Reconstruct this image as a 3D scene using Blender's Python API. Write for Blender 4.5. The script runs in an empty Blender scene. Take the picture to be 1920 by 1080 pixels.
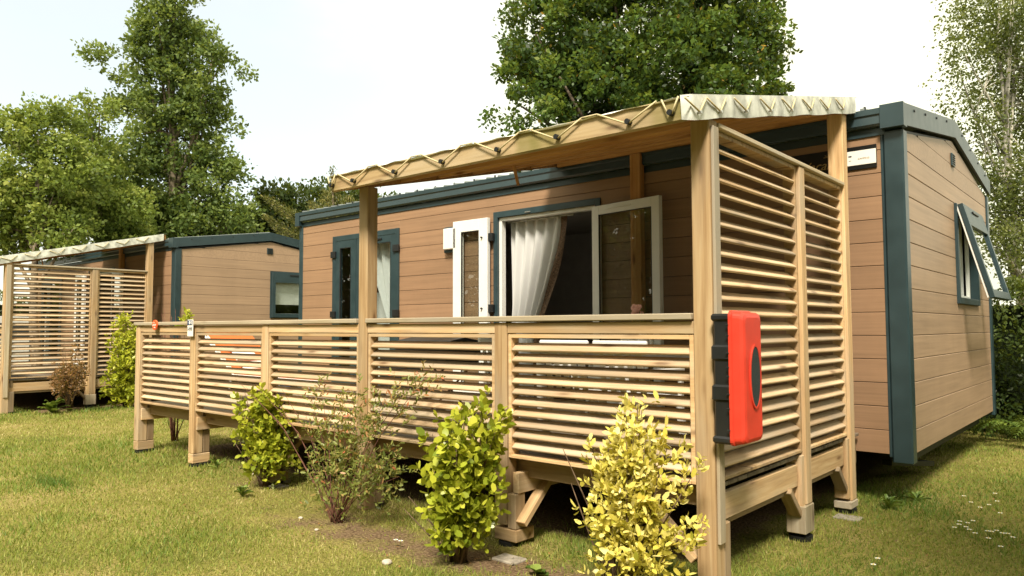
import bpy, bmesh, math, random
import numpy as np
from mathutils import Vector, Matrix, Quaternion

SC = bpy.context.scene
COL = SC.collection
R = math.radians

# ------------------------------------------------------------------ camera
YAW, PITCH, ROLL = R(40.675), R(3.097), R(-.181)
CAMP = Vector((1.934, -4.025, 1.55))
FW = Vector((-math.sin(YAW)*math.cos(PITCH), math.cos(YAW)*math.cos(PITCH), math.sin(PITCH)))
_r = Vector((math.cos(YAW), math.sin(YAW), 0)); _u = _r.cross(FW)
RT = _r*math.cos(ROLL)+_u*math.sin(ROLL); UP = -_r*math.sin(ROLL)+_u*math.cos(ROLL)
cam = bpy.data.cameras.new('camera'); camo = bpy.data.objects.new('camera', cam); COL.objects.link(camo)
camo.matrix_world = Matrix((( RT.x, UP.x, -FW.x, CAMP.x), (RT.y, UP.y, -FW.y, CAMP.y), (RT.z, UP.z, -FW.z, CAMP.z), (0,0,0,1)))
cam.sensor_width = 36; cam.lens = 1385.07/1920*36; cam.clip_end = 900; cam.clip_start = .05
SC.camera = camo
F = 1385.07
def at(px, py, dist):            # a point of the place measured off the photograph, at a given distance
    return CAMP + (FW + RT*((px-960)/F) - UP*((py-540)/F))*dist

# ------------------------------------------------------------------ light
world = bpy.data.worlds.new("World"); SC.world = world; world.use_nodes = True
SUN_DIR = Vector((.33, -.58, .78)).normalized()      # towards the sun
SUN_EL = math.asin(SUN_DIR.z); SUN_AZ = math.atan2(SUN_DIR.x, SUN_DIR.y)
wn, wl = world.node_tree.nodes, world.node_tree.links
wn.clear()
def wnode(t, **k):
    n = wn.new(t)
    for a, b in k.items(): setattr(n, a, b)
    return n
wo = wnode('ShaderNodeOutputWorld'); bg = wnode('ShaderNodeBackground'); bg2 = wnode('ShaderNodeBackground'); mx = wnode('ShaderNodeMixShader')
sky = wnode('ShaderNodeTexSky', sky_type='NISHITA', sun_disc=False, sun_elevation=SUN_EL, sun_rotation=SUN_AZ, dust_density=2.5)
bg.inputs[1].default_value = .15
tc = wnode('ShaderNodeTexCoord'); mp = wnode('ShaderNodeMapping'); mp.inputs['Scale'].default_value = (1.0, 1.0, 2.2); mp.inputs['Location'].default_value = (.35, .1, .2)
nz = wnode('ShaderNodeTexNoise'); nz.inputs['Scale'].default_value = 1.3; nz.inputs['Detail'].default_value = 6; nz.inputs['Roughness'].default_value = .5
rp = wnode('ShaderNodeValToRGB'); rp.color_ramp.elements[0].position = .30; rp.color_ramp.elements[1].position = .52
rp.color_ramp.elements[0].color = (.94, .94, .94, 1); rp.color_ramp.elements[1].color = (1, 1, 1, 1)
bg2.inputs[0].default_value = (1.0, .985, .76, 1); bg2.inputs[1].default_value = .86
wl.new(sky.outputs[0], bg.inputs[0]); wl.new(tc.outputs['Generated'], mp.inputs[0]); wl.new(mp.outputs[0], nz.inputs['Vector'])
wl.new(nz.outputs[0], rp.inputs[0])
vd = wnode('ShaderNodeVectorMath', operation='DOT_PRODUCT'); vd.inputs[1].default_value = at(330, 40, 1.0).__sub__(CAMP).normalized()
wl.new(tc.outputs['Generated'], vd.inputs[0]); mr_ = wnode('ShaderNodeMapRange', interpolation_type='SMOOTHSTEP'); mr_.inputs[1].default_value = .86; mr_.inputs[2].default_value = .995; mr_.inputs[3].default_value = 0; mr_.inputs[4].default_value = .48
wl.new(vd.outputs['Value'], mr_.inputs[0]); r2_ = wnode('ShaderNodeMapRange', interpolation_type='SMOOTHSTEP'); r2_.inputs[1].default_value = .66; r2_.inputs[2].default_value = .38; r2_.inputs[3].default_value = 0; r2_.inputs[4].default_value = 1; wl.new(nz.outputs[0], r2_.inputs[0])
mm_ = wnode('ShaderNodeMath', operation='MULTIPLY'); wl.new(mr_.outputs[0], mm_.inputs[0]); wl.new(r2_.outputs[0], mm_.inputs[1]); ms_ = wnode('ShaderNodeMath', operation='SUBTRACT', use_clamp=True); wl.new(rp.outputs[0], ms_.inputs[0]); wl.new(mm_.outputs[0], ms_.inputs[1])
wl.new(ms_.outputs[0], mx.inputs[0]); wl.new(bg.outputs[0], mx.inputs[1]); wl.new(bg2.outputs[0], mx.inputs[2]); wl.new(mx.outputs[0], wo.inputs[0])
sl = bpy.data.lights.new('sun', 'SUN'); so = bpy.data.objects.new('sun', sl); COL.objects.link(so)
sl.energy = 4.0; sl.angle = R(13); sl.color = (1, .91, .77)
so.rotation_mode = 'QUATERNION'; so.rotation_quaternion = (-SUN_DIR).to_track_quat('-Z', 'Y'); so.location = (0, 0, 30)
vs = SC.view_settings; vs.view_transform = 'Standard'; vs.look = 'None'; vs.exposure = 0.78; vs.gamma = 1
SC.cycles.max_bounces = 8; SC.cycles.diffuse_bounces = 2; SC.cycles.transparent_max_bounces = 12; SC.cycles.use_denoising = True
SC.cycles.sample_clamp_indirect = 6

# ------------------------------------------------------------------ materials
def nt(name):
    m = bpy.data.materials.new(name); m.use_nodes = True; t = m.node_tree; t.nodes.clear()
    o = t.nodes.new('ShaderNodeOutputMaterial'); b = t.nodes.new('ShaderNodeBsdfPrincipled'); t.links.new(b.outputs[0], o.inputs[0])
    return m, t, b, o
def N(t, k, **a):
    n = t.nodes.new(k)
    for x, y in a.items():
        if x.startswith('i_'): n.inputs[x[2:].replace('_', ' ')].default_value = y
        else: setattr(n, x, y)
    return n
def ramp(t, stops):
    n = t.nodes.new('ShaderNodeValToRGB'); e = n.color_ramp.elements
    while len(e) > 1: e.remove(e[-1])
    e[0].position, e[0].color = stops[0][0], (*stops[0][1], 1)
    for p, c in stops[1:]:
        x = e.new(p); x.color = (*c, 1)
    return n
def mixc(t, fac, a, b, mode='MIX'):
    n = t.nodes.new('ShaderNodeMix'); n.data_type = 'RGBA'; n.blend_type = mode
    for s, v in ((0, fac), (6, a), (7, b)):
        if hasattr(v, 'links') or isinstance(v, bpy.types.NodeSocket): t.links.new(v, n.inputs[s])
        elif s == 0: n.inputs[0].default_value = v
        else: n.inputs[s].default_value = (*v, 1)
    return n.outputs[2]
def objcoord(t, scale, rnd=37.):
    tcn = N(t, 'ShaderNodeTexCoord'); oi = N(t, 'ShaderNodeObjectInfo'); m = N(t, 'ShaderNodeMath', operation='MULTIPLY'); m.inputs[1].default_value = rnd
    t.links.new(oi.outputs['Random'], m.inputs[0]); a = N(t, 'ShaderNodeVectorMath', operation='ADD'); t.links.new(tcn.outputs['Object'], a.inputs[0]); t.links.new(m.outputs[0], a.inputs[1])
    mp = N(t, 'ShaderNodeMapping'); mp.inputs['Scale'].default_value = scale; t.links.new(a.outputs[0], mp.inputs[0])
    return mp.outputs[0], oi.outputs['Random'], a.outputs[0]
def bump(t, b, h, s=.3, d=.01):
    n = N(t, 'ShaderNodeBump'); n.inputs['Strength'].default_value = s; n.inputs['Distance'].default_value = d
    t.links.new(h, n.inputs['Height']); t.links.new(n.outputs[0], b.inputs['Normal'])

def wood(name, c1, c2, c3, weather=.5, green=0.):
    m, t, b, o = nt(name)
    v, rnd, raw = objcoord(t, (1.3, 26, 26))
    g = N(t, 'ShaderNodeTexNoise', i_Scale=1.0, i_Detail=5., i_Roughness=.6, i_Distortion=.4); t.links.new(v, g.inputs['Vector'])
    r1 = ramp(t, [(.3, c1), (.52, c2), (.72, c3)]); t.links.new(g.outputs[0], r1.inputs[0])
    # knots
    mp2 = N(t, 'ShaderNodeMapping'); mp2.inputs['Scale'].default_value = (2.3, 9, 9); t.links.new(raw, mp2.inputs[0])
    vo = N(t, 'ShaderNodeTexVoronoi', i_Scale=1.0); t.links.new(mp2.outputs[0], vo.inputs['Vector'])
    kr = ramp(t, [(.0, (1, 1, 1)), (.09, (.8, .8, .8)), (.17, (.25, .25, .25)), (.26, (0, 0, 0))]); t.links.new(vo.outputs['Distance'], kr.inputs[0])
    col = mixc(t, kr.outputs[0], r1.outputs[0], (c1[0]*.45, c1[1]*.36, c1[2]*.3))
    # weathered grey patches
    mp3 = N(t, 'ShaderNodeMapping'); mp3.inputs['Scale'].default_value = (1.1, 4, 4); t.links.new(raw, mp3.inputs[0])
    w = N(t, 'ShaderNodeTexNoise', i_Scale=1.2, i_Detail=4.); t.links.new(mp3.outputs[0], w.inputs['Vector'])
    wr = ramp(t, [(.42, (0, 0, 0)), (.68, (weather,)*3)]); t.links.new(w.outputs[0], wr.inputs[0])
    col = mixc(t, wr.outputs[0], col, (.40, .35, .27))
    hs = N(t, 'ShaderNodeHueSaturation'); mr = N(t, 'ShaderNodeMapRange'); mr.inputs[3].default_value = .72; mr.inputs[4].default_value = 1.2
    t.links.new(rnd, mr.inputs[0]); t.links.new(mr.outputs[0], hs.inputs['Value']); t.links.new(col, hs.inputs['Color'])
    col = hs.outputs[0]
    if green:
        ge = N(t, 'ShaderNodeNewGeometry'); n2 = N(t, 'ShaderNodeTexNoise', i_Scale=1.9, i_Detail=3.); t.links.new(ge.outputs['Position'], n2.inputs['Vector'])
        gr = ramp(t, [(.52, (0, 0, 0)), (.66, (green,)*3)]); t.links.new(n2.outputs[0], gr.inputs[0])
        col = mixc(t, gr.outputs[0], col, (.16, .15, .03))
    t.links.new(col, b.inputs['Base Color']); b.inputs['Roughness'].default_value = .72; b.inputs['Specular IOR Level'].default_value = .25
    bump(t, b, g.outputs[0], .35, .004)
    return m
def plain(name, c, rough=.5, metal=0., spec=.5, var=.06, scale=6., bm=0.):
    m, t, b, o = nt(name)
    tcn = N(t, 'ShaderNodeNewGeometry'); n = N(t, 'ShaderNodeTexNoise', i_Scale=scale, i_Detail=4.); t.links.new(tcn.outputs['Position'], n.inputs['Vector'])
    r_ = ramp(t, [(.3, tuple(x*(1-var*2) for x in c)), (.7, tuple(min(1, x*(1+var)) for x in c))]); t.links.new(n.outputs[0], r_.inputs[0])
    t.links.new(r_.outputs[0], b.inputs['Base Color']); b.inputs['Metallic'].default_value = metal; b.inputs['Specular IOR Level'].default_value = spec
    rr = N(t, 'ShaderNodeMapRange'); rr.inputs[3].default_value = max(0, rough-.08); rr.inputs[4].default_value = rough+.08
    t.links.new(n.outputs[0], rr.inputs[0]); t.links.new(rr.outputs[0], b.inputs['Roughness'])
    if bm: bump(t, b, n.outputs[0], bm, .01)
    return m
def cladding(name, c):
    m, t, b, o = nt(name)
    v, rnd, raw = objcoord(t, (.9, 30, 30))
    g = N(t, 'ShaderNodeTexNoise', i_Scale=1.0, i_Detail=4., i_Roughness=.6); t.links.new(v, g.inputs['Vector'])
    r1 = ramp(t, [(.25, tuple(x*.84 for x in c)), (.5, c), (.75, tuple(x*1.14 for x in c))]); t.links.new(g.outputs[0], r1.inputs[0])
    hs = N(t, 'ShaderNodeHueSaturation'); mr = N(t, 'ShaderNodeMapRange'); mr.inputs[3].default_value = .93; mr.inputs[4].default_value = 1.07
    t.links.new(rnd, mr.inputs[0]); t.links.new(mr.outputs[0], hs.inputs['Value']); t.links.new(r1.outputs[0], hs.inputs['Color'])
    ge = N(t, 'ShaderNodeNewGeometry'); m5 = N(t, 'ShaderNodeMapping'); m5.inputs['Scale'].default_value = (1.2, 1.2, .5); t.links.new(ge.outputs['Position'], m5.inputs[0])
    n5 = N(t, 'ShaderNodeTexNoise', i_Scale=1.5, i_Detail=6., i_Roughness=.65); t.links.new(m5.outputs[0], n5.inputs['Vector'])
    r5 = ramp(t, [(.3, (.92, .92, .92)), (.55, (1, 1, 1)), (.75, (1.05, 1.045, 1.03))]); t.links.new(n5.outputs[0], r5.inputs[0])
    cc = mixc(t, 1., hs.outputs[0], r5.outputs[0], 'MULTIPLY')
    t.links.new(cc, b.inputs['Base Color']); b.inputs['Roughness'].default_value = .5; b.inputs['Specular IOR Level'].default_value = .4
    bump(t, b, g.outputs[0], .25, .003)
    return m
def leafmat(name, stops, attr=True, trans=.35, rough=.45, tscale=1.0):
    m, t, b, o = nt(name)
    if attr: a = N(t, 'ShaderNodeAttribute', attribute_name='tone'); src = a.outputs['Fac']
    else: a = N(t, 'ShaderNodeObjectInfo'); src = a.outputs['Random']
    r1 = ramp(t, stops); t.links.new(src, r1.inputs[0])
    t.links.new(r1.outputs[0], b.inputs['Base Color']); b.inputs['Roughness'].default_value = rough; b.inputs['Specular IOR Level'].default_value = .35
    tr = N(t, 'ShaderNodeBsdfTranslucent'); cc = mixc(t, .5, r1.outputs[0], (.30, .34, .03)); t.links.new(cc, tr.inputs[0])
    ms = N(t, 'ShaderNodeMixShader'); ms.inputs[0].default_value = trans
    t.links.new(b.outputs[0], ms.inputs[1]); t.links.new(tr.outputs[0], ms.inputs[2]); t.links.new(ms.outputs[0], o.inputs[0])
    return m
def glassmat(name, tint=(1, 1, 1), refl=1.0):
    m, t, b, o = nt(name); t.nodes.remove(b)
    tr = N(t, 'ShaderNodeBsdfTransparent'); tr.inputs[0].default_value = (*tint, 1); gl = N(t, 'ShaderNodeBsdfGlossy'); gl.inputs['Roughness'].default_value = .0
    fr = N(t, 'ShaderNodeFresnel'); fr.inputs[0].default_value = 1.55; mu = N(t, 'ShaderNodeMath', operation='MULTIPLY'); mu.inputs[1].default_value = refl
    nn = N(t, 'ShaderNodeTexNoise', i_Scale=1.1, i_Detail=1.); ge = N(t, 'ShaderNodeNewGeometry'); t.links.new(ge.outputs['Position'], nn.inputs['Vector'])
    bp = N(t, 'ShaderNodeBump'); bp.inputs['Strength'].default_value = .03; bp.inputs['Distance'].default_value = .004; t.links.new(nn.outputs[0], bp.inputs['Height']); pass
    ms = N(t, 'ShaderNodeMixShader'); t.links.new(fr.outputs[0], mu.inputs[0]); bk = N(t, 'ShaderNodeMath', operation='SUBTRACT', use_clamp=True); bk.inputs[0].default_value = 1; t.links.new(ge.outputs['Backfacing'], bk.inputs[1]); m3 = N(t, 'ShaderNodeMath', operation='MULTIPLY'); t.links.new(bk.outputs[0], m3.inputs[0]); t.links.new(mu.outputs[0], m3.inputs[1]); t.links.new(m3.outputs[0], ms.inputs[0]); t.links.new(tr.outputs[0], ms.inputs[1]); t.links.new(gl.outputs[0], ms.inputs[2]); t.links.new(ms.outputs[0], o.inputs[0])
    return m
def clothmat(name, c, trans=.4):
    m, t, b, o = nt(name)
    b.inputs['Base Color'].default_value = (*c, 1); b.inputs['Roughness'].default_value = .9
    n = N(t, 'ShaderNodeTexNoise', i_Scale=180., i_Detail=2.); tcn = N(t, 'ShaderNodeTexCoord'); t.links.new(tcn.outputs['Object'], n.inputs['Vector']); bump(t, b, n.outputs[0], .12, .003)
    tr = N(t, 'ShaderNodeBsdfTranslucent'); tr.inputs[0].default_value = (*c, 1)
    ms = N(t, 'ShaderNodeMixShader'); ms.inputs[0].default_value = trans
    t.links.new(b.outputs[0], ms.inputs[1]); t.links.new(tr.outputs[0], ms.inputs[2]); t.links.new(ms.outputs[0], o.inputs[0])
    return m

M = {}
M['wood'] = wood('pale_pine', (.40, .245, .115), (.57, .38, .195), (.67, .49, .28), .5)
M['slat'] = wood('slat_pine', (.38, .25, .135), (.56, .395, .235), (.67, .51, .33), .65)
M['woodin'] = wood('honey_pine', (.36, .16, .05), (.50, .25, .085), (.58, .32, .12), .08)
M['beam'] = wood('stained_board', (.42, .28, .14), (.58, .42, .22), (.66, .5, .3), .35, .75)
M['grey'] = wood('weathered_pine', (.34, .27, .17), (.48, .39, .26), (.58, .5, .36), .9)
M['deck'] = wood('deck_boards', (.13, .10, .07), (.21, .165, .12), (.28, .225, .17), .3)
M['dark'] = plain('under_frame_steel', (.012, .013, .014), .6)
M['under'] = wood('joist_pine', (.20, .13, .07), (.28, .19, .10), (.34, .24, .14), .4)
M['clad'] = cladding('brown_cladding', (.30, .180, .103))
M['cladlit'] = cladding('lit_gable_cladding', (.36, .245, .158))  # brown cladding lightened: skylight on the gable ends painted into the colour
M['teal'] = plain('teal_grey_aluminium', (.022, .045, .052), .38, 0., .6, .08)
M['white'] = plain('white_pvc', (.78, .77, .73), .35, 0., .5, .02)
M['black'] = plain('black_plastic', (.012, .013, .014), .42, 0., .5, .1)
M['glass'] = glassmat('window_glass', (.92, .95, .94), 2.4)
M['room'] = plain('room_wall', (.33, .30, .26), .8)
M['roomdark'] = plain('room_door', (.10, .09, .075), .6)
M['floorin'] = plain('room_floor', (.20, .15, .10), .5)
M['curtain'] = clothmat('white_voile', (.86, .86, .84), .35)
M['lace'] = plain('brown_lace', (.16, .105, .07), .9, 0, .2, .45, 60.)
M['tarp'] = clothmat('white_tarp', (.82, .81, .74), .02)
M['tarpflap'] = plain('dirty_white_tarp', (.66, .67, .60), .6, 0., .3, .22, 9., .2)
M['cord'] = plain('cream_elastic', (.62, .52, .30), .7)
M['red'] = plain('red_plastic', (.66, .050, .026), .46, 0., .4, .07, 7., .08)
M['orange'] = plain('orange_plate', (.78, .12, .03), .45)
M['orangecloth'] = clothmat('orange_cloth', (.70, .17, .04), .2)
M['print'] = plain('white_print', (.85, .82, .75), .6, var=.01)
M['navy'] = plain('navy_print', (.02, .05, .14), .5)
M['ink'] = plain('dark_ink', (.02, .03, .05), .5)
M['gold'] = plain('gold_print', (.45, .31, .12), .5)
M['blackpanel'] = plain('black_banner', (.008, .009, .009), .3)
M['roof'] = plain('roof_steel', (.30, .33, .33), .45, .3, .5, .1)
M['concrete'] = plain('concrete', (.34, .30, .24), .9, 0, .2, .15, 20., .4)
M['tyre'] = plain('tyre', (.015, .015, .015), .8)
M['stone'] = plain('field_stone', (.52, .45, .36), .85, 0, .3, .15, 25., .5)
M['bark'] = plain('brown_bark', (.11, .085, .06), .9, 0, .2, .4, 14., .8)
M['palebark'] = plain('pale_bark', (.26, .21, .15), .9, 0, .2, .4, 10., .6)
M['birchbark'] = plain('birch_bark', (.50, .47, .40), .8, 0, .2, .45, 5., .5)
M['stem'] = plain('shrub_stem', (.15, .10, .06), .8, 0, .2, .3, 30.)
M['redstem'] = plain('reddish_stem', (.17, .075, .05), .7, 0, .2, .3, 30.)
M['pink'] = plain('pink_petal', (.85, .45, .38), .7)
M['petal'] = plain('daisy_petal', (.85, .85, .80), .7, var=.01)
M['yolk'] = plain('daisy_disc', (.70, .50, .03), .7)
M['paint'] = plain('van_paint', (.75, .75, .73), .25, 0, .6, .02)
M['window_dark'] = plain('dark_glass', (.05, .06, .065), .12, 0, .8)
M['silver'] = plain('silver_steel', (.5, .5, .48), .3, .9)
M['oakleaf'] = leafmat('oak_leaves', [(0, (.014, .034, .007)), (.4, (.042, .088, .014)), (.8, (.11, .18, .028)), (.94, (.18, .22, .035)), (1, (.36, .22, .03))])
M['tallleaf'] = leafmat('poplar_leaves', [(0, (.04, .075, .02)), (.5, (.135, .20, .05)), (1, (.30, .36, .10))], trans=.42)
M['limeleaf'] = leafmat('lime_green_leaves', [(0, (.07, .11, .02)), (.5, (.20, .27, .05)), (1, (.40, .43, .10))], trans=.4)
M['darkleaf'] = leafmat('dark_leaves', [(0, (.018, .034, .010)), (.6, (.042, .070, .018)), (1, (.09, .12, .03))])
M['conifer'] = leafmat('cedar_needles', [(0, (.05, .065, .014)), (.5, (.12, .125, .025)), (1, (.24, .20, .05))], trans=.2)
M['birchleaf'] = leafmat('birch_leaves', [(0, (.05, .075, .02)), (.5, (.12, .15, .042)), (1, (.24, .26, .09))], trans=.45)
M['hedgeleaf'] = leafmat('hedge_leaves', [(0, (.022, .042, .010)), (.6, (.055, .085, .018)), (1, (.14, .17, .035))])
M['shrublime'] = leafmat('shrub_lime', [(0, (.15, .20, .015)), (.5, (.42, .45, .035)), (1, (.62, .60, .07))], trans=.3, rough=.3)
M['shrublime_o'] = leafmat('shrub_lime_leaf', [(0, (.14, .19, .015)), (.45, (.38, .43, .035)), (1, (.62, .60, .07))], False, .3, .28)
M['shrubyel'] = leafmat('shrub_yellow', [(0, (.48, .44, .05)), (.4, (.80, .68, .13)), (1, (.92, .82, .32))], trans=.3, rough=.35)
M['shrubyel_o'] = leafmat('shrub_yellow_leaf', [(0, (.42, .42, .05)), (.35, (.84, .68, .12)), (1, (.96, .85, .36))], False, .3, .33)
M['shrubred'] = leafmat('reddish_leaves', [(0, (.10, .14, .03)), (.55, (.27, .29, .07)), (.85, (.42, .26, .10)), (1, (.58, .18, .09))], trans=.3)
M['rustleaf'] = leafmat('rust_leaves', [(0, (.12, .08, .03)), (.6, (.26, .13, .05)), (1, (.38, .20, .07))], trans=.3)
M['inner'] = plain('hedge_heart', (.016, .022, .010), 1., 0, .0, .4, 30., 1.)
M['weed'] = leafmat('weed_leaves', [(0, (.06, .11, .02)), (.6, (.14, .22, .04)), (1, (.26, .34, .07))], trans=.3)
M['fern'] = leafmat('fern_fronds', [(0, (.05, .09, .015)), (.6, (.12, .18, .03)), (1, (.22, .28, .05))], trans=.3)

def soilmask(t, pos):
    """bare soil where the planting bed and the trampled strips are"""
    s = N(t, 'ShaderNodeSeparateXYZ'); t.links.new(pos, s.inputs[0])
    n = N(t, 'ShaderNodeTexNoise', i_Scale=1.6, i_Detail=5., i_Roughness=.6); t.links.new(pos, n.inputs['Vector'])
    return s, n
def groundmat():
    m, t, b, o = nt('lawn_soil')
    ge = N(t, 'ShaderNodeNewGeometry'); pos = ge.outputs['Position']
    n1 = N(t, 'ShaderNodeTexNoise', i_Scale=.8, i_Detail=6., i_Roughness=.65); t.links.new(pos, n1.inputs['Vector'])
    r1 = ramp(t, [(.3, (.13, .14, .03)), (.5, (.25, .22, .06)), (.68, (.36, .28, .11))]); t.links.new(n1.outputs[0], r1.inputs[0])
    n2 = N(t, 'ShaderNodeTexNoise', i_Scale=45., i_Detail=4.); t.links.new(pos, n2.inputs['Vector'])
    r2 = ramp(t, [(.3, (.45, .45, .45)), (.7, (1.2, 1.2, 1.2))]); t.links.new(n2.outputs[0], r2.inputs[0])
    col = mixc(t, 1., r1.outputs[0], r2.outputs[0], 'MULTIPLY')
    at_ = N(t, 'ShaderNodeAttribute', attribute_name='soil')
    n3 = N(t, 'ShaderNodeTexNoise', i_Scale=3.5, i_Detail=6., i_Roughness=.7); t.links.new(pos, n3.inputs['Vector'])
    ad = N(t, 'ShaderNodeMath', operation='ADD'); t.links.new(at_.outputs['Fac'], ad.inputs[0]); t.links.new(n3.outputs[0], ad.inputs[1])
    rs = ramp(t, [(.72, (0, 0, 0)), (.95, (1, 1, 1))]); t.links.new(ad.outputs[0], rs.inputs[0])
    rsoil = ramp(t, [(.3, (.09, .055, .03)), (.6, (.22, .15, .085)), (.75, (.33, .24, .145))]); t.links.new(n2.outputs[0], rsoil.inputs[0])
    col = mixc(t, rs.outputs[0], col, rsoil.outputs[0])
    t.links.new(col, b.inputs['Base Color']); b.inputs['Roughness'].default_value = .95; b.inputs['Specular IOR Level'].default_value = .1
    bump(t, b, n2.outputs[0], .9, .03)
    return m
M['ground'] = groundmat()
M['grass'] = leafmat('grass_blades', [(0, (.09, .17, .025)), (.4, (.23, .285, .045)), (.75, (.38, .37, .085)), (1, (.58, .49, .22))], trans=.3, rough=.6)

# ------------------------------------------------------------------ object helpers
W = {}            # world matrix of everything built here
def link(name, me, mat, parent=None, mw=None, smooth=False):
    o = bpy.data.objects.new(name, me); COL.objects.link(o)
    if mat is not None and len(me.materials) == 0: me.materials.append(M[mat] if isinstance(mat, str) else mat)
    mw = mw or Matrix.Identity(4); W[o.name] = mw
    if parent is not None:
        o.parent = parent; o.matrix_parent_inverse = W[parent.name].inverted()
    o.matrix_basis = mw
    return o
def thing(name, loc, label, cat, group=None):
    o = bpy.data.objects.new(name, None); COL.objects.link(o); o.location = loc; W[o.name] = Matrix.Translation(loc); o.empty_display_size = .1
    tag(o, label, cat, group); return o
def tag(o, label=None, cat=None, group=None, kind=None):
    for k, v in (('label', label), ('category', cat), ('group', group), ('kind', kind)):
        if v: o[k] = v
    return o
def chamfer(L, w, h, b):
    b = min(b, L*.3, w*.3, h*.3); V = []; X = (L/2, w/2, h/2); idx = {}
    for sx in (-1, 1):
        for sy in (-1, 1):
            for sz in (-1, 1):
                s = (sx, sy, sz)
                for a in range(3):
                    v = [s[i]*(X[i]-(0 if i == a else b)) for i in range(3)]
                    idx[(s, a)] = len(V); V.append(v)
    Fc = []
    for a in range(3):
        i, j = [k for k in range(3) if k != a]
        for sg in (-1, 1):
            q = []
            for (p, r_) in ((-1, -1), (1, -1), (1, 1), (-1, 1)):
                s = [0, 0, 0]; s[a] = sg; s[i] = p; s[j] = r_; q.append(idx[(tuple(s), a)])
            Fc.append(q)
    for a in range(3):       # edges running along axis a
        i, j = [k for k in range(3) if k != a]
        for p in (-1, 1):
            for r_ in (-1, 1):
                s1 = [0]*3; s1[a] = -1; s1[i] = p; s1[j] = r_; s2 = list(s1); s2[a] = 1; s1, s2 = tuple(s1), tuple(s2)
                Fc.append([idx[(s1, i)], idx[(s1, j)], idx[(s2, j)], idx[(s2, i)]])
    for sx in (-1, 1):
        for sy in (-1, 1):
            for sz in (-1, 1): Fc.append([idx[((sx, sy, sz), a)] for a in range(3)])
    return V, Fc
_mc = {}
def barmesh(L, w, h, b, mat):
    k = (round(L, 4), round(w, 4), round(h, 4), b, mat)
    if k not in _mc:
        V, Fc = chamfer(L, w, h, b); me = bpy.data.meshes.new('bar'); me.from_pydata(V, [], Fc)
        bm = bmesh.new(); bm.from_mesh(me); bmesh.ops.recalc_face_normals(bm, faces=bm.faces); bm.to_mesh(me); bm.free()
        me.materials.append(M[mat]); _mc[k] = me
    return _mc[k]
def frame_of(p0, p1, up=(0, 0, 1)):
    p0, p1, up = Vector(p0), Vector(p1), Vector(up)
    x = (p1-p0).normalized(); 
    if abs(x.dot(up)) > .999: up = Vector((0, 1, 0)) if abs(x.y) < .9 else Vector((1, 0, 0))
    y = up.cross(x).normalized(); z = x.cross(y)
    c = (p0+p1)/2
    return Matrix(((x.x, y.x, z.x, c.x), (x.y, y.y, z.y, c.y), (x.z, y.z, z.z, c.z), (0, 0, 0, 1))), (p1-p0).length
def bar(name, p0, p1, w, h, mat, parent, up=(0, 0, 1), b=.004):
    mw, L = frame_of(p0, p1, up)
    return link(name, barmesh(L, w, h, b, mat), mat, parent, mw)
def box(name, lo, hi, mat, parent, b=.003):
    lo, hi = Vector(lo), Vector(hi); d = hi-lo; c = (lo+hi)/2
    a = max(range(3), key=lambda i: d[i])
    if a == 0: return bar(name, (lo.x, c.y, c.z), (hi.x, c.y, c.z), d.y, d.z, mat, parent, b=b)
    if a == 1: return bar(name, (c.x, lo.y, c.z), (c.x, hi.y, c.z), d.x, d.z, mat, parent, b=b)
    mw, L = frame_of((c.x, c.y, lo.z), (c.x, c.y, hi.z), (0, 1, 0))      # local z = y axis of the world
    return link(name, barmesh(L, d.x, d.y, b, mat), mat, parent, mw)
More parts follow.
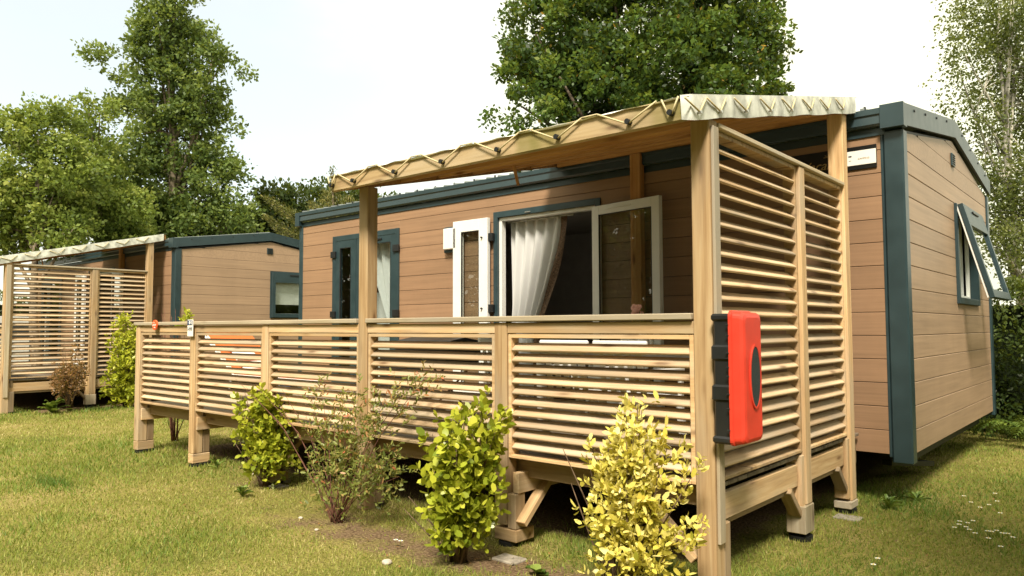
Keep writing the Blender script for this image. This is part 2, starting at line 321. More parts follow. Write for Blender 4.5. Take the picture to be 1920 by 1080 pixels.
class MB:
    def __init__(s): s.V = []; s.F = []
    def box(s, lo, hi, b=.003):
        lo, hi = Vector(lo), Vector(hi); d = hi-lo; c = (lo+hi)/2; V, Fc = chamfer(d.x, d.y, d.z, b); n = len(s.V)
        s.V += [tuple(Vector(v)+c) for v in V]; s.F += [[i+n for i in f] for f in Fc]; return s
    def bar(s, p0, p1, w, h, up=(0, 0, 1), b=.003):
        mw, L = frame_of(p0, p1, up); V, Fc = chamfer(L, w, h, b); n = len(s.V)
        s.V += [tuple(mw @ Vector(v)) for v in V]; s.F += [[i+n for i in f] for f in Fc]; return s
    def poly(s, pts, faces):
        n = len(s.V); s.V += [tuple(p) for p in pts]; s.F += [[i+n for i in f] for f in faces]; return s
    def prism(s, ring, d):       # ring of points extruded by vector d
        n = len(ring); d = Vector(d); pts = [Vector(p) for p in ring]+[Vector(p)+d for p in ring]
        return s.poly(pts, [list(range(n))[::-1], [i+n for i in range(n)]]+[[i, (i+1) % n, (i+1) % n+n, i+n] for i in range(n)])
    def tube(s, path, rad, n=8, cap=True):
        path = [Vector(p) for p in path]; m = len(path); base = len(s.V)
        rad = rad if isinstance(rad, (list, tuple)) else [rad]*m
        for i, p in enumerate(path):
            t = (path[min(i+1, m-1)]-path[max(i-1, 0)]).normalized(); a = Vector((0, 0, 1)) if abs(t.z) < .9 else Vector((1, 0, 0))
            u = t.cross(a).normalized(); v = t.cross(u)
            for k in range(n):
                an = 2*math.pi*k/n; s.V.append(tuple(p+(u*math.cos(an)+v*math.sin(an))*rad[i]))
        for i in range(m-1):
            for k in range(n): s.F.append([base+i*n+k, base+i*n+(k+1) % n, base+(i+1)*n+(k+1) % n, base+(i+1)*n+k])
        if cap: s.F += [[base+k for k in range(n)][::-1], [base+(m-1)*n+k for k in range(n)]]
        return s
    def sphere(s, c, r, nu=12, nv=8, sc=(1, 1, 1)):
        base = len(s.V); c = Vector(c)
        for j in range(nv+1):
            th = math.pi*j/nv
            for i in range(nu):
                ph = 2*math.pi*i/nu; s.V.append(tuple(c+Vector((r*sc[0]*math.sin(th)*math.cos(ph), r*sc[1]*math.sin(th)*math.sin(ph), r*sc[2]*math.cos(th)))))
        for j in range(nv):
            for i in range(nu): s.F.append([base+j*nu+i, base+(j+1)*nu+i, base+(j+1)*nu+(i+1) % nu, base+j*nu+(i+1) % nu])
        return s
    def build(s, name, mat, parent=None, smooth=False, origin=None):
        o0 = Vector(origin) if origin is not None else Vector([sum(v[i] for v in s.V)/len(s.V) for i in range(3)])
        me = bpy.data.meshes.new(name); me.from_pydata([tuple(Vector(v)-o0) for v in s.V], [], s.F)
        bm = bmesh.new(); bm.from_mesh(me); bmesh.ops.remove_doubles(bm, verts=bm.verts, dist=1e-6); bmesh.ops.recalc_face_normals(bm, faces=bm.faces); bm.to_mesh(me); bm.free()
        if smooth: me.polygons.foreach_set('use_smooth', [True]*len(me.polygons))
        me.materials.append(M[mat]); return link(name, me, mat, parent, Matrix.Translation(o0))
def rotm(p, ax, ang): return Matrix.Translation(p) @ Matrix.Rotation(ang, 4, ax) @ Matrix.Translation(-Vector(p))
def kids(o): return [c for c in list(COL.objects) if c.parent == o]
def copy_tree(o, off, parent=None, childmap=None):
    if childmap is None:
        childmap = {}
        for c in COL.objects:
            if c.parent: childmap.setdefault(c.parent.name, []).append(c)
    c = o.copy(); COL.objects.link(c)
    if parent is None:
        c.location = o.location+Vector(off); W[c.name] = Matrix.Translation(off) @ W[o.name]
    else:
        c.parent = parent; c.matrix_parent_inverse = o.matrix_parent_inverse.copy(); W[c.name] = Matrix.Translation(off) @ W[o.name]
    for ch in childmap.get(o.name, []): copy_tree(ch, off, c, childmap)
    return c
def npmesh(name, V, Q, mat, tone=None, tri=False):
    me = bpy.data.meshes.new(name); V = np.asarray(V, np.float32); Q = np.asarray(Q, np.int32); k = Q.shape[1]
    me.vertices.add(len(V)); me.vertices.foreach_set('co', V.ravel()); me.loops.add(Q.size); me.loops.foreach_set('vertex_index', Q.ravel())
    me.polygons.add(len(Q)); me.polygons.foreach_set('loop_start', np.arange(0, Q.size, k, dtype=np.int32))
    try: me.polygons.foreach_set('loop_total', np.full(len(Q), k, np.int32))
    except Exception: pass
    if tone is not None:
        a = me.attributes.new('tone', 'FLOAT', 'POINT'); a.data.foreach_set('value', np.asarray(tone, np.float32))
    me.update(calc_edges=True); me.materials.append(M[mat]); return me

# ------------------------------------------------------------------ ground
def soil_amount(x, y):
    """how bare the ground is, 0..1 (planting bed along the terrace, strips beside it)"""
    x = np.asarray(x, float); y = np.asarray(y, float)
    g = lambda cx, cy, sx, sy: np.exp(-((x-cx)/sx)**2-((y-cy)/sy)**2)
    s = .42*g(-2.9, -.45, 1.2, .38)+.38*g(-1.4, -.35, .9, .4)+.30*g(-4.8, .0, .6, .35)+.10*g(.28, 2.2, .3, .7)+.16*g(.6, 4.2, .3, 1.0)+.25*g(-.3, -.2, .8, .35)
    s += .5*((x > -7.6) & (x < -.25) & (y > .45) & (y < 7.3)) + .5*((x > -21.6) & (x < -13.7) & (y > .8) & (y < 7.6)) + .18*g(-6.3, .15, 1.2, .25)+.22*g(.9, 3.0, .3, .5)
    return np.clip(s, 0, .6)
def ground():
    # one sheet: fine near the camera, coarse out to the horizon
    xs = np.unique(np.concatenate([np.linspace(-26, 6, 129), [-300, -120, -60, -40, -32, 10, 16, 30, 60, 120, 300]]))
    ys = np.unique(np.concatenate([np.linspace(-7, 10, 86), [-300, -120, -60, -30, -15, -10, 13, 18, 30, 60, 120, 300]]))
    X, Y = np.meshgrid(xs, ys); V = np.stack([X.ravel(), Y.ravel(), np.zeros(X.size)], 1)
    nx, ny = len(xs), len(ys); i = np.arange(nx-1)[None, :]+nx*np.arange(ny-1)[:, None]; i = i.ravel()
    me = npmesh('ground', V, np.stack([i, i+1, i+1+nx, i+nx], 1), 'ground')
    a = me.attributes.new('soil', 'FLOAT', 'POINT'); a.data.foreach_set('value', soil_amount(V[:, 0], V[:, 1]).astype(np.float32))
    tag(link('ground', me, 'ground'), kind='structure')
ground()
rng = np.random.default_rng(5)
def noise2(x, y, f, seed=0):
    r_ = np.random.default_rng(seed); out = np.zeros_like(x)
    for k in range(7):
        a = r_.uniform(0, 2*np.pi); ff = f*r_.uniform(.5, 1.8); out += np.sin((x*np.cos(a)+y*np.sin(a))*ff+r_.uniform(0, 6.28))
    return out/7**.5
def grass(n=430000):
    r_ = 2.3*(30/2.3)**rng.random(n)**.85; th = rng.uniform(-1, 1, n)*R(47)+YAW
    x = CAMP.x-np.sin(th)*r_; y = CAMP.y+np.cos(th)*r_
    s = soil_amount(x, y); p = 1-np.clip((s+noise2(x, y, 6, 3)*.12-.12)*3.2, 0, .93)
    k = (rng.random(n) < p) & ~((x > -7.3) & (x < -.4) & (y > .9) & (y < 7.2) & (rng.random(n) < .93)) & ~((x > -21) & (x < -14.3) & (y > 1.0) & (y < 7.4))
    x, y, r_, s = x[k], y[k], r_[k], s[k]; n = len(x)
    pat = noise2(x, y, 1.1, 1); pat2 = noise2(x, y, 3.5, 2); tuft = np.exp(-((x+6.35)/.42)**2-((y+1.35)/.13)**2)
    tuft = np.maximum(tuft, .0)
    h = (.011+.013*rng.random(n)+.010*np.clip(pat2, 0, 2)+.012*np.clip(pat, 0, 1))*(1+.9*tuft+.3*(rng.random(n) < .04))*(1+.03*r_)
    h *= 1+.5*np.exp(-((y-.35)/.3)**2)*(x < 0)*(x > -8)
    w = (.0016+.0009*r_*.45)*(.7+.6*rng.random(n))
    a = rng.uniform(0, 6.283, n); lean = rng.uniform(.1, 1.0, n)*h; la = rng.uniform(0, 6.283, n)
    V = np.zeros((n, 3, 3)); V[:, 0] = np.stack([x-np.cos(a)*w, y-np.sin(a)*w, np.full(n, -.002)], 1); V[:, 1] = np.stack([x+np.cos(a)*w, y+np.sin(a)*w, np.full(n, -.002)], 1)
    V[:, 2] = np.stack([x+np.cos(la)*lean, y+np.sin(la)*lean, h], 1)
    tone = np.clip(.50-.16*pat-.10*pat2+rng.normal(0, .16, n)+.25*(rng.random(n) < .12)-.5*tuft-.22*(x > .1), 0, 1)
    Q = np.arange(n*3).reshape(n, 3); me = npmesh('grass', V.reshape(-1, 3), Q, 'grass', np.repeat(tone, 3))
    tag(link('grass', me, 'grass'), 'short patchy lawn grass, yellow green with straw coloured patches', 'grass', kind='stuff')
grass()

# ------------------------------------------------------------------ mobile home
FY, X0, X1, GY0, GY1 = 2.99, -8.72, .37, 2.99, 7.45
ZB, ZT, ROW = .45, 3.24, .2045
RIDGE_Y = 5.22
def eave(y): return 3.28+(.345)*(1-abs(y-RIDGE_Y)/(RIDGE_Y-GY0)) if y < RIDGE_Y else 3.28+.345*(1-(y-RIDGE_Y)/(GY1-RIDGE_Y))
def home(base, label):
    H = thing('mobile_home', (X0/2, 5.2, 0), label, 'mobile home', 'brown clad mobile homes of the campsite')
    # --- front wall: planks cut round the openings
    ops = [(-7.81, -6.22, .62, 2.98), (-4.37, -2.75, .62, 2.98)]
    fw = MB()
    zs = [ZB, .62, 2.98, 3.3]; xs = [X0+.1, -7.81, -6.22, -4.37, -2.75, X1-.12]
    for a, b_ in ((0, 1), (2, 3), (4, 5)): fw.box((xs[a], FY+.012, ZB), (xs[b_], FY+.10, 3.3))
    for a, b_ in ((1, 2), (3, 4)):
        fw.box((xs[a], FY+.012, ZB), (xs[b_], FY+.10, .62)); fw.box((xs[a], FY+.012, 2.98), (xs[b_], FY+.10, 3.3))
    wall = fw.build('front_wall', 'dark', H)
    k = 0
    while ZB+k*ROW < ZT-.01:
        z0 = ZB+k*ROW+.0035; z1 = min(ZB+(k+1)*ROW, ZT)-.001; k += 1
        cuts = [o for o in ops if o[2] < z1 and o[3] > z0]
        x = X0+.07; segs = []
        for o in cuts:
            segs.append((x, o[0])); x = o[1]
        segs.append((x, X1-.15))
        for n_, (a, b_) in enumerate(segs):
            if cuts and (cuts[0][3] < z1-.01 or cuts[0][2] > z0+.01): pass
            bar('plank', (a, FY-.008, (z0+z1)/2), (b_, FY-.008, (z0+z1)/2), .016, z1-z0, 'clad', wall, b=.003)
        for o in cuts:                                     # the strip of plank over or under an opening
            if o[3] < z1-.004: bar('plank', (o[0], FY-.008, (o[3]+z1)/2), (o[1], FY-.008, (o[3]+z1)/2), .016, z1-o[3], 'clad', wall)
            if o[2] > z0+.004: bar('plank', (o[0], FY-.008, (o[2]+z0)/2), (o[1], FY-.008, (o[2]+z0)/2), .016, o[2]-z0, 'clad', wall)
    # --- gable wall
    ring = [(X1-.10, GY0+.13, ZB), (X1-.10, GY1-.13, ZB), (X1-.10, GY1-.13, 3.30), (X1-.10, RIDGE_Y, 3.62), (X1-.10, GY0+.13, 3.30)]
    wy0, wy1, wz0, wz1 = 5.22, 6.52, 1.80, 2.90
    g = MB(); xg0, xg1 = X1-.10, X1-.014
    g.box((xg0, GY0+.10, ZB), (xg1, wy0, 3.28)); g.box((xg0, wy1, ZB), (xg1, GY1-.10, 3.28)); g.box((xg0, wy0, ZB), (xg1, wy1, wz0)); g.box((xg0, wy0, wz1), (xg1, wy1, 3.28))
    g.prism([(xg0, GY0+.1, 3.283), (xg0, GY1-.1, 3.283), (xg0, RIDGE_Y, 3.60)], (xg1-xg0, 0, 0))
    gw = g.build('gable_wall', 'dark', H)
    k = 0
    while ZB+k*ROW < 3.60:
        z0 = ZB+k*ROW+.0035; z1 = ZB+(k+1)*ROW-.001; k += 1
        ya, yb = GY0+.10, GY1-.10
        if z1 > 3.2:
            top = lambda y: 3.255+.35*(1-abs(y-RIDGE_Y)/(RIDGE_Y-GY0))
            yy = np.linspace(ya, yb, 41); pts = [(y, min(z1, top(y)-.02)) for y in yy if min(z1, top(y)-.02) > z0+.003]
            if len(pts) < 2: continue
            ring = [(X1-.014, pts[0][0], z0)]+[(X1-.014, y, z) for y, z in pts]+[(X1-.014, pts[-1][0], z0)]
            MB().prism(ring, (.016, 0, 0)).build('plank', 'cladlit', gw); continue
        cut = wz0 < z1 and wz1 > z0
        segs = [(ya, wy0), (wy1, yb)] if cut else [(ya, yb)]
        for a, b_ in segs: bar('plank', (X1-.006, a, (z0+z1)/2), (X1-.006, b_, (z0+z1)/2), .016, z1-z0, 'cladlit', gw)
        if cut and wz1 < z1-.004: bar('plank', (X1-.006, wy0, (wz1+z1)/2), (X1-.006, wy1, (wz1+z1)/2), .016, z1-wz1, 'cladlit', gw)
        if cut and wz0 > z0+.004: bar('plank', (X1-.006, wy0, (wz0+z0)/2), (X1-.006, wy1, (wz0+z0)/2), .016, wz0-z0, 'cladlit', gw)
    # --- corner posts
    MB().box((X1-.14, FY-.028, ZB-.07), (X1+.022, FY+.115, 3.27), .012).build('corner_post', 'teal', H)
    MB().box((X1-.165, FY-.020, ZB-.02), (X1-.143, FY+.012, 3.27)).build('corner_bead', 'teal', H)
    MB().box((X1-.11, GY1-.11, ZB-.05), (X1+.022, GY1+.03, 3.27), .01).build('corner_post', 'teal', H)
    MB().box((X0-.03, FY-.028, ZB-.05), (X0+.075, FY+.115, 3.27), .01).build('corner_post', 'teal', H)
    # --- rear and left walls with a rear window
    rw = MB(); a0, a1, b0, b1 = -7.5, -6.3, 1.55, 2.5
    rw.box((X0, GY1-.1, ZB), (a0, GY1, 3.3)).box((a1, GY1-.1, ZB), (X1-.12, GY1, 3.3)).box((a0, GY1-.1, ZB), (a1, GY1, b0)).box((a0, GY1-.1, b1), (a1, GY1, 3.3))
    rw.build('rear_wall', 'room', H)
    lw = MB().box((X0, GY0+.12, ZB), (X0+.08, GY1-.102, 3.27)); lw.prism([(X0, GY0+.1, 3.283), (X0, GY1-.1, 3.283), (X0, RIDGE_Y, 3.60)], (.08, 0, 0)).build('end_wall', 'clad', H)
    MB().box((X0+.09, FY+.11, .56), (X1-.11, GY1-.11, .615)).build('room_floor', 'floorin', H)
    MB().box((X0+.09, FY+.11, 3.0), (X1-.11, GY1-.11, 3.05)).build('room_ceiling', 'room', H)
    MB().box((-5.6, FY+.11, .62), (-5.55, GY1-.11, 2.99)).build('partition', 'room', H)
    pt = MB().box((-6.1, 5.2, .62), (X1-.11, 5.25, 2.99)).build('partition', 'room', H)
    pt = MB().box((X0+.09, 4.6, .62), (-6.9, 4.65, 2.99)).build('partition', 'room', H)
    d = MB().box((-4.35, 5.165, .63), (-3.45, 5.197, 2.72)).build('room_door', 'roomdark', H)
    MB().tube([(-3.55, 5.16, 1.65), (-3.55, 5.12, 1.65), (-3.67, 5.12, 1.65)], .010).build('door_handle', 'silver', d, True)
    MB().box((-7.78, 3.5, .62), (-7.0, 3.95, 2.12)).build('kitchen_unit', 'white', H)
    # --- roof
    oy = .05
    def roofside(y0, y1, z0, z1, nm):
        m = MB(); m.prism([(X0-.03, y0, z0), (X0-.03, y1, z1), (X0-.03, y1, z1+.03), (X0-.03, y0, z0+.03)], (X1-X0+.05, 0, 0)); rf = m.build(nm, 'roof', H)
        s = Vector((0, y1-y0, z1-z0))
        rb = MB()
        for i in range(46):
            x = X0+.1+i*(X1-X0-.2)/45
            rb.bar(Vector((x, y0, z0+.043)), Vector((x, y1, z1+.043)), .035, .026)
        rb.build('roof_rib', 'roof', rf)
    roofside(GY0-oy, RIDGE_Y, 3.44, 3.775, 'roof'); roofside(GY1+oy, RIDGE_Y, 3.44, 3.775, 'roof')
    # gutter fascia: folded profile
    prof = [(FY-.07, 3.31), (FY-.085, 3.33), (FY-.078, 3.40), (FY-.092, 3.415), (FY-.092, 3.465), (FY-.05, 3.47), (FY-.05, 3.31)]
    MB().prism([(X0-.05, y, z) for y, z in prof], (X1-X0-.05, 0, 0)).build('front_fascia', 'teal', H)
    MB().box((X0+.04, FY-.03, 3.235), (X1-.12, FY-.003, 3.31)).build('under_fascia', 'teal', H)
    MB().box((X0-.06, FY-.095, 3.245), (X0+.06, FY-.02, 3.47)).build('fascia_end', 'teal', H)
    MB().box((X1-.145, FY-.10, 3.275), (X1+.045, FY+.02, 3.485)).build('fascia_end', 'teal', H)
    ge = [(GY0-.03, 3.485), (RIDGE_Y, 3.81), (GY1+.06, 3.485), (GY1+.06, 3.29), (RIDGE_Y, 3.62), (GY0-.03, 3.29)]
    tr = MB().prism([(X1+.006, y, z) for y, z in ge], (.036, 0, 0)).build('gable_trim', 'teal', H)
    for y in (3.3, 3.75, 4.25, 4.75, 5.6, 6.1, 6.6, 7.1):
        z = 3.44+.33*(1-abs(y-RIDGE_Y)/(RIDGE_Y-GY0)); bar('rivet', (X1+.040, y, z), (X1+.052, y, z), .022, .022, 'black', tr)
    for i in range(24): bar('roof_clip', (X0+.3+i*.37, FY-.03, 3.475), (X0+.3+i*.37, FY-.03, 3.51), .02, .02, 'black', H)
    # gable vent
    vt = MB().box((X1+.004, 5.12, 3.30), (X1+.022, 5.27, 3.44)).build('vent', 'teal', H)
    for i in range(5): box('louvre', (X1+.022, 5.135, 3.318+i*.024), (X1+.03, 5.255, 3.328+i*.024), 'black', vt)
    # --- doors in the left opening (closed)
    def dframe(x0, x1, mat='teal'):
        return MB().box((x0, FY-.035, .60), (x0+.07, FY+.06, 3.0)).box((x1-.07, FY-.035, .60), (x1, FY+.06, 3.0)).box((x0+.07, FY-.035, 2.92), (x1-.07, FY+.06, 3.0)).box((x0+.07, FY-.035, .60), (x1-.07, FY+.06, .66)).build('door_frame', mat, H)
    def leaf(x0, x1, z0, z1, y, mat, st=.10, mw=None, glass='glass'):
        o = MB().box((x0, y, z0), (x0+st, y+.055, z1)).box((x1-st, y, z0), (x1, y+.055, z1)).box((x0+st, y, z1-st), (x1-st, y+.055, z1)).box((x0+st, y, z0), (x1-st, y+.055, z0+.16)).build('door_leaf', mat, H)
        gl = MB().box((x0+st-.005, y+.022, z0+.155), (x1-st+.005, y+.032, z1-st+.005), .001).build('pane', glass, o)
        gk = MB().box((x0+st, y-.002, z0+.16), (x0+st+.008, y+.02, z1-st)).box((x1-st-.008, y-.002, z0+.16), (x1-st, y+.02, z1-st)).box((x0+st+.008, y-.002, z1-st-.008), (x1-st-.008, y+.02, z1-st)).build('gasket', 'black', o)
        return o
    dframe(-7.81, -6.22)
    l1 = leaf(-7.75, -7.22, .66, 2.93, FY-.03, 'teal', .125); l2 = leaf(-7.21, -6.29, .66, 2.93, FY-.03, 'teal', .115)
    box('trickle_vent', (-6.95, FY-.05, 2.86), (-6.6, FY-.032, 2.885), 'black', l2)
    for z in (2.66, 1.72, .9):
        MB().box((-7.83, FY-.06, z), (-7.71, FY-.03, z+.10)).build('hinge', 'black', l1); MB().box((-6.33, FY-.06, z), (-6.20, FY-.03, z+.10)).build('hinge', 'black', l2)
    MB().tube([(-7.24, FY-.03, 1.7), (-7.24, FY-.075, 1.7), (-7.13, FY-.075, 1.7)], .012).build('door_handle', 'black', l2, True)
    # --- open doors in the right opening
    MB().box((-4.38, FY-.035, .60), (-4.31, FY+.06, 3.03)).box((-2.81, FY-.035, .60), (-2.74, FY+.06, 3.03)).box((-4.31, FY-.035, 2.955), (-2.81, FY+.06, 3.03)).box((-4.31, FY-.035, .60), (-2.81, FY+.06, .66)).build('door_frame', 'teal', H)
    MB().box((-4.31, FY+.0, .66), (-4.265, FY+.08, 2.955)).box((-2.855, FY, .66), (-2.81, FY+.08, 2.955)).box((-4.265, FY, 2.91), (-2.855, FY+.08, 2.955)).build('inner_frame', 'white', H)
    box('strike', (-3.85, FY-.045, 2.97), (-3.76, FY-.036, 2.985), 'silver', H)
    l3 = leaf(-5.03, -4.41, .66, 2.96, FY-.115, 'white', .15)
    for z in (2.66, 1.75, .9):
        MB().box((-4.42, FY-.10, z), (-4.35, FY-.036, z+.10)).build('hinge', 'black', l3); MB().tube([(-4.50, FY-.117, z+.05), (-4.50, FY-.14, z+.05)], .012).build('bolt', 'black', l3)
    # right leaf swung out past the wall post
    l4 = leaf(-2.84, -1.87, .66, 2.93, FY-.06, 'white', .105)
    box('weather_bar', (-2.62, FY-.068, 2.875), (-2.25, FY-.060, 2.89), 'white', l4)
    mwr = rotm((-2.84, FY-.06, 0), 'Z', R(-9.5))
    def spin(o):
        W[o.name] = mwr @ W[o.name]; o.matrix_basis = W[o.name]
        if o.parent and o.parent == l4: o.matrix_parent_inverse = W[l4.name].inverted()
    ks = kids(l4); spin(l4)
    for c in ks: spin(c)
    # --- underframe
    for y in (4.1, 6.3): MB().box((X0+.3, y, .28), (X1-.2, y+.08, ZB-.01)).build('chassis_beam', 'dark', H)
    MB().box((X1-.30, 3.5, .33), (X1-.10, 7.0, .44)).build('chassis_beam', 'dark', H)
    for x in (-7.5, -4.2, -.9):
        for y in (4.1, 6.3): MB().box((x-.2, y-.1, 0), (x+.2, y+.2, .28)).build('support_block', 'concrete', H)
    for x in (-3.2, -2.4):
        MB().tube([(x, 4.3, .26), (x, 4.48, .26)], .26, 20).build('wheel', 'tyre', H)
    MB().bar((.0, 3.7, .26), (.12, 4.9, .10), .09, .05).build('tow_bar', 'dark', H)
    MB().box((X0+.2, FY+.2, .30), (X0+.3, GY1-.2, .44)).build('chassis_beam', 'dark', H)
    # --- end window frame
    wf = MB()
    xo = X1+.03
    wf.box((X1-.06, wy0, wz0), (xo, wy0+.07, wz1)).box((X1-.06, wy1-.07, wz0), (xo, wy1, wz1)).box((X1-.06, wy0+.07, wz1-.07), (xo, wy1-.07, wz1)).box((X1-.06, wy0+.07, wz0), (xo, wy1-.07, wz0+.07))
    wfo = wf.build('window_frame', 'teal', H)
    wi = MB().box((X1-.10, wy0+.07, wz0+.07), (X1-.062, wy0+.12, wz1-.07)).box((X1-.10, wy1-.12, wz0+.07), (X1-.062, wy1-.07, wz1-.07)).box((X1-.10, wy0+.12, wz0+.07), (X1-.062, wy1-.12, wz0+.11)).build('inner_frame', 'white', wfo)
    return H, (wy0, wy1, wz0, wz1)

def sash(H, win, ang, blind):
    wy0, wy1, wz0, wz1 = win; xo = X1+.034; a0, a1, c0, c1 = wy0+.015, wy1-.015, wz0+.015, wz1-.015
    piv = Vector((xo, 0, c1)); mw = Matrix.Translation(piv) @ Matrix.Rotation(-ang, 4, 'Y') @ Matrix.Translation(-piv)
    o = MB().box((xo, a0, c0), (xo+.05, a0+.085, c1)).box((xo, a1-.085, c0), (xo+.05, a1, c1)).box((xo, a0+.085, c1-.25), (xo+.05, a1-.085, c1)).box((xo, a0+.085, c0), (xo+.05, a1-.085, c0+.09)).build('window_sash', 'teal', H)
    inner = MB().box((xo-.022, a0+.01, c0+.01), (xo-.001, a0+.075, c1-.01)).box((xo-.022, a1-.075, c0+.01), (xo-.001, a1-.01, c1-.01)).box((xo-.022, a0+.075, c0+.01), (xo-.001, a1-.075, c0+.085)).build('inner_frame', 'white', o)
    gl = MB().box((xo+.018, a0+.08, c0+.085), (xo+.026, a1-.08, c1-.245), .001).build('pane', 'glass', o)
    tv = MB().box((xo+.052, (a0+a1)/2-.18, c1-.075), (xo+.066, (a0+a1)/2+.18, c1-.05)).build('trickle_vent', 'black', o)
    for q in (inner, gl, tv):
        W[q.name] = mw @ W[q.name]; q.matrix_basis = W[q.name]
    W[o.name] = mw @ W[o.name]; o.matrix_basis = W[o.name]
    for q in (inner, gl, tv): q.matrix_parent_inverse = W[o.name].inverted()
    return o

# ------------------------------------------------------------------ terrace
POSTX = [(-7.84, -7.72), (-6.38, -6.27), (-4.86, -4.75), (-3.30, -3.18), (-1.70, -1.58), (-.11, .01)]
DZ = .62
def canopy_z(y): return 2.78+.233*y
def louvre_panel(T, a, b_, z0, z1, axis, nsl, mat='slat', name='louvre_panel', d=.09):
    """frame of a panel with its slats; axis 'x' faces -y, axis 'y' faces +x"""
    st, pl = .028, .05
    P = (lambda u, v, z: (u, v, z)) if axis == 'x' else (lambda u, v, z: (-v, u, z))
    f = MB()
    def bx(u0, u1, v0, v1, c0, c1):
        p, q = P(u0, v0, c0), P(u1, v1, c1); f.box([min(p[i], q[i]) for i in range(3)], [max(p[i], q[i]) for i in range(3)])
    v0 = .012
    bx(a, a+st, v0, v0+d, z0, z1); bx(b_-st, b_, v0, v0+d, z0, z1); bx(a+st, b_-st, v0, v0+d, z1-.03, z1); bx(a+st, b_-st, v0-.006, v0+d, z0, z0+.022)
    fr = f.build(name, 'wood', T)
    zz0, zz1 = z0+.055, z1-.055; t = R(35)
    for i in range(nsl):
        z = zz0+(zz1-zz0)*(i+.5)/nsl; v = v0+d/2-.004
        p0, p1 = P(a+st, v, z), P(b_-st, v, z)
        up = Vector((0, -math.sin(t), math.cos(t))) if axis == 'x' else Vector((math.sin(t), 0, math.cos(t)))
        w_ = .088
        jit = random.uniform(-.02, .02)
        up = (up+Vector((0, jit, 0) if axis == 'x' else (jit, 0, 0))).normalized()
        bar('slat', p0, p1, w_, .020, mat, fr, up=up, b=.005)
    return fr
def terrace(label):
    random.seed(3)
    T = thing('timber_terrace', (-3.9, 1.4, 0), label, 'terrace', 'louvred timber terraces')
    zr = 1.635
    for i, (a, b_) in enumerate(POSTX):
        tall = i in (3, 5)
        top = canopy_z(.05)-.002 if tall else zr-.045
        pw = box('post', (a, 0, 0 if i in (3, 5) else .145), (b_, .115, top), 'wood', T, .006)
        if i == 5: box('post_strip', (.0105, .02, .30), (.030, .095, 2.745), 'grey', T, .004)
        if i in (0, 1, 2, 4):
            w_ = .078 if i in (2, 4) else 0
            if w_: box('leg', (b_+.002, .004, .125), (b_+w_, .112, .372), 'wood', T, .005)
            box('leg_foot', (a-.001, -.001, .035), (b_+w_+(.010 if w_ else .001), .203, .122 if w_ else .142), 'wood', T, .006)
            box('joist', (b_+w_-.045 if w_ else b_+.003, .030, .376 if w_ else .41), (b_+w_+.010 if w_ else b_+.032, FY-.08, .52 if w_ else .555), 'wood', T)
            bar('brace', (b_+w_+.035, .02, .17), (b_+w_+.035, .40, .50), .045, .085, 'wood', T, up=(1, 0, 0)) if w_ else None
            box('leg', (a+.004, .120, .126 if w_ else .146), (b_-.002, .200, .40), 'under', T, .006)
        else:
            box('leg', (a+.005, .118, .0), (b_-.002, .205, .40), 'under', T, .006); box('joist', (a+.01, .21, .36), (a+.06, FY-.08, .50), 'under', T)
        MB().tube([((a+b_)/2, .16, .0), ((a+b_)/2, .16, .032)], .075, 14).build('screw_foot', 'black', T)
        if i in (0, 1, 2, 4): MB().tube([((a+b_)/2+.03, .05, .0), ((a+b_)/2+.03, .05, .028)], .07, 14).build('screw_foot', 'black', T)
    # diagonal braces under the front edge
    bar('brace', (-.14, .06, .18), (-.50, .06, .50), .045, .10, 'wood', T, up=(0, -1, 0))
    # rim and deck boards
    box('rim_board', (-7.84, .135, .475), (-.02, .18, .60), 'under', T)
    n = 20
    for k in range(n):
        y0 = .13+k*(FY-.05-.13)/n; box('deck_board', (-7.83, y0, DZ-.026), (-.03, y0+(FY-.05-.13)/n-.006, DZ), 'deck', T)
    # front: cap rail, sub rail, panels
    box('cap_rail', (-7.86, -.025, zr-.04), (-3.302, .125, zr), 'grey', T, .006); box('cap_rail', (-3.178, -.025, zr-.04), (-.112, .125, zr), 'grey', T, .006)
    for i in range(5):
        a, b_ = POSTX[i][1]+.002, POSTX[i+1][0]-.002
        box('sub_rail', (a, .006, zr-.125), (b_, .10, zr-.048), 'wood', T, .004)
        louvre_panel(T, a+.004, b_-.004, DZ+.005, zr-.128, 'x', 10)
    # side screen
    yc = [(0, .115), (1.49, 1.60), (2.56, 2.68)]
    box('cap_rail', (-.105, .118, 2.752), (.020, 2.555, 2.782), 'grey', T, .004)
    box('post', (-.115, yc[1][0], .26), (.012, yc[1][1], 2.748), 'wood', T, .006)
    box('post', (-.115, yc[2][0], .10), (.012, yc[2][1], canopy_z(2.62)-.003), 'wood', T, .006)
    box('leg', (-.115, yc[1][0]-.06, .12), (.0, yc[1][0]-.003, .62), 'wood', T, .005); box('leg_foot', (-.12, yc[1][0]-.065, .06), (.02, yc[1][1]+.01, .2585), 'grey', T, .005)
    box('leg', (-.115, yc[2][0]-.06, .12), (.0, yc[2][0]-.003, .62), 'wood', T, .005); box('leg_foot', (-.12, yc[2][0]-.065, .04), (.02, yc[2][1]+.01, .0985), 'grey', T, .005)
    for k in (1, 2):
        MB().tube([(-.05, yc[k][0]+.03, .0), (-.05, yc[k][0]+.03, .035)], .085, 14).build('screw_foot', 'black', T)
        MB().box((-.05, yc[k][0]+.01, .03), (-.01, yc[k][0]+.05, .07)).build('screw_shaft', 'black', T)
    box('side_beam', (-.075, .118, .40), (-.030, yc[1][0]-.062, .555), 'wood', T); box('side_beam', (-.075, yc[1][1]+.003, .40), (-.030, yc[2][0]-.062, .555), 'wood', T)
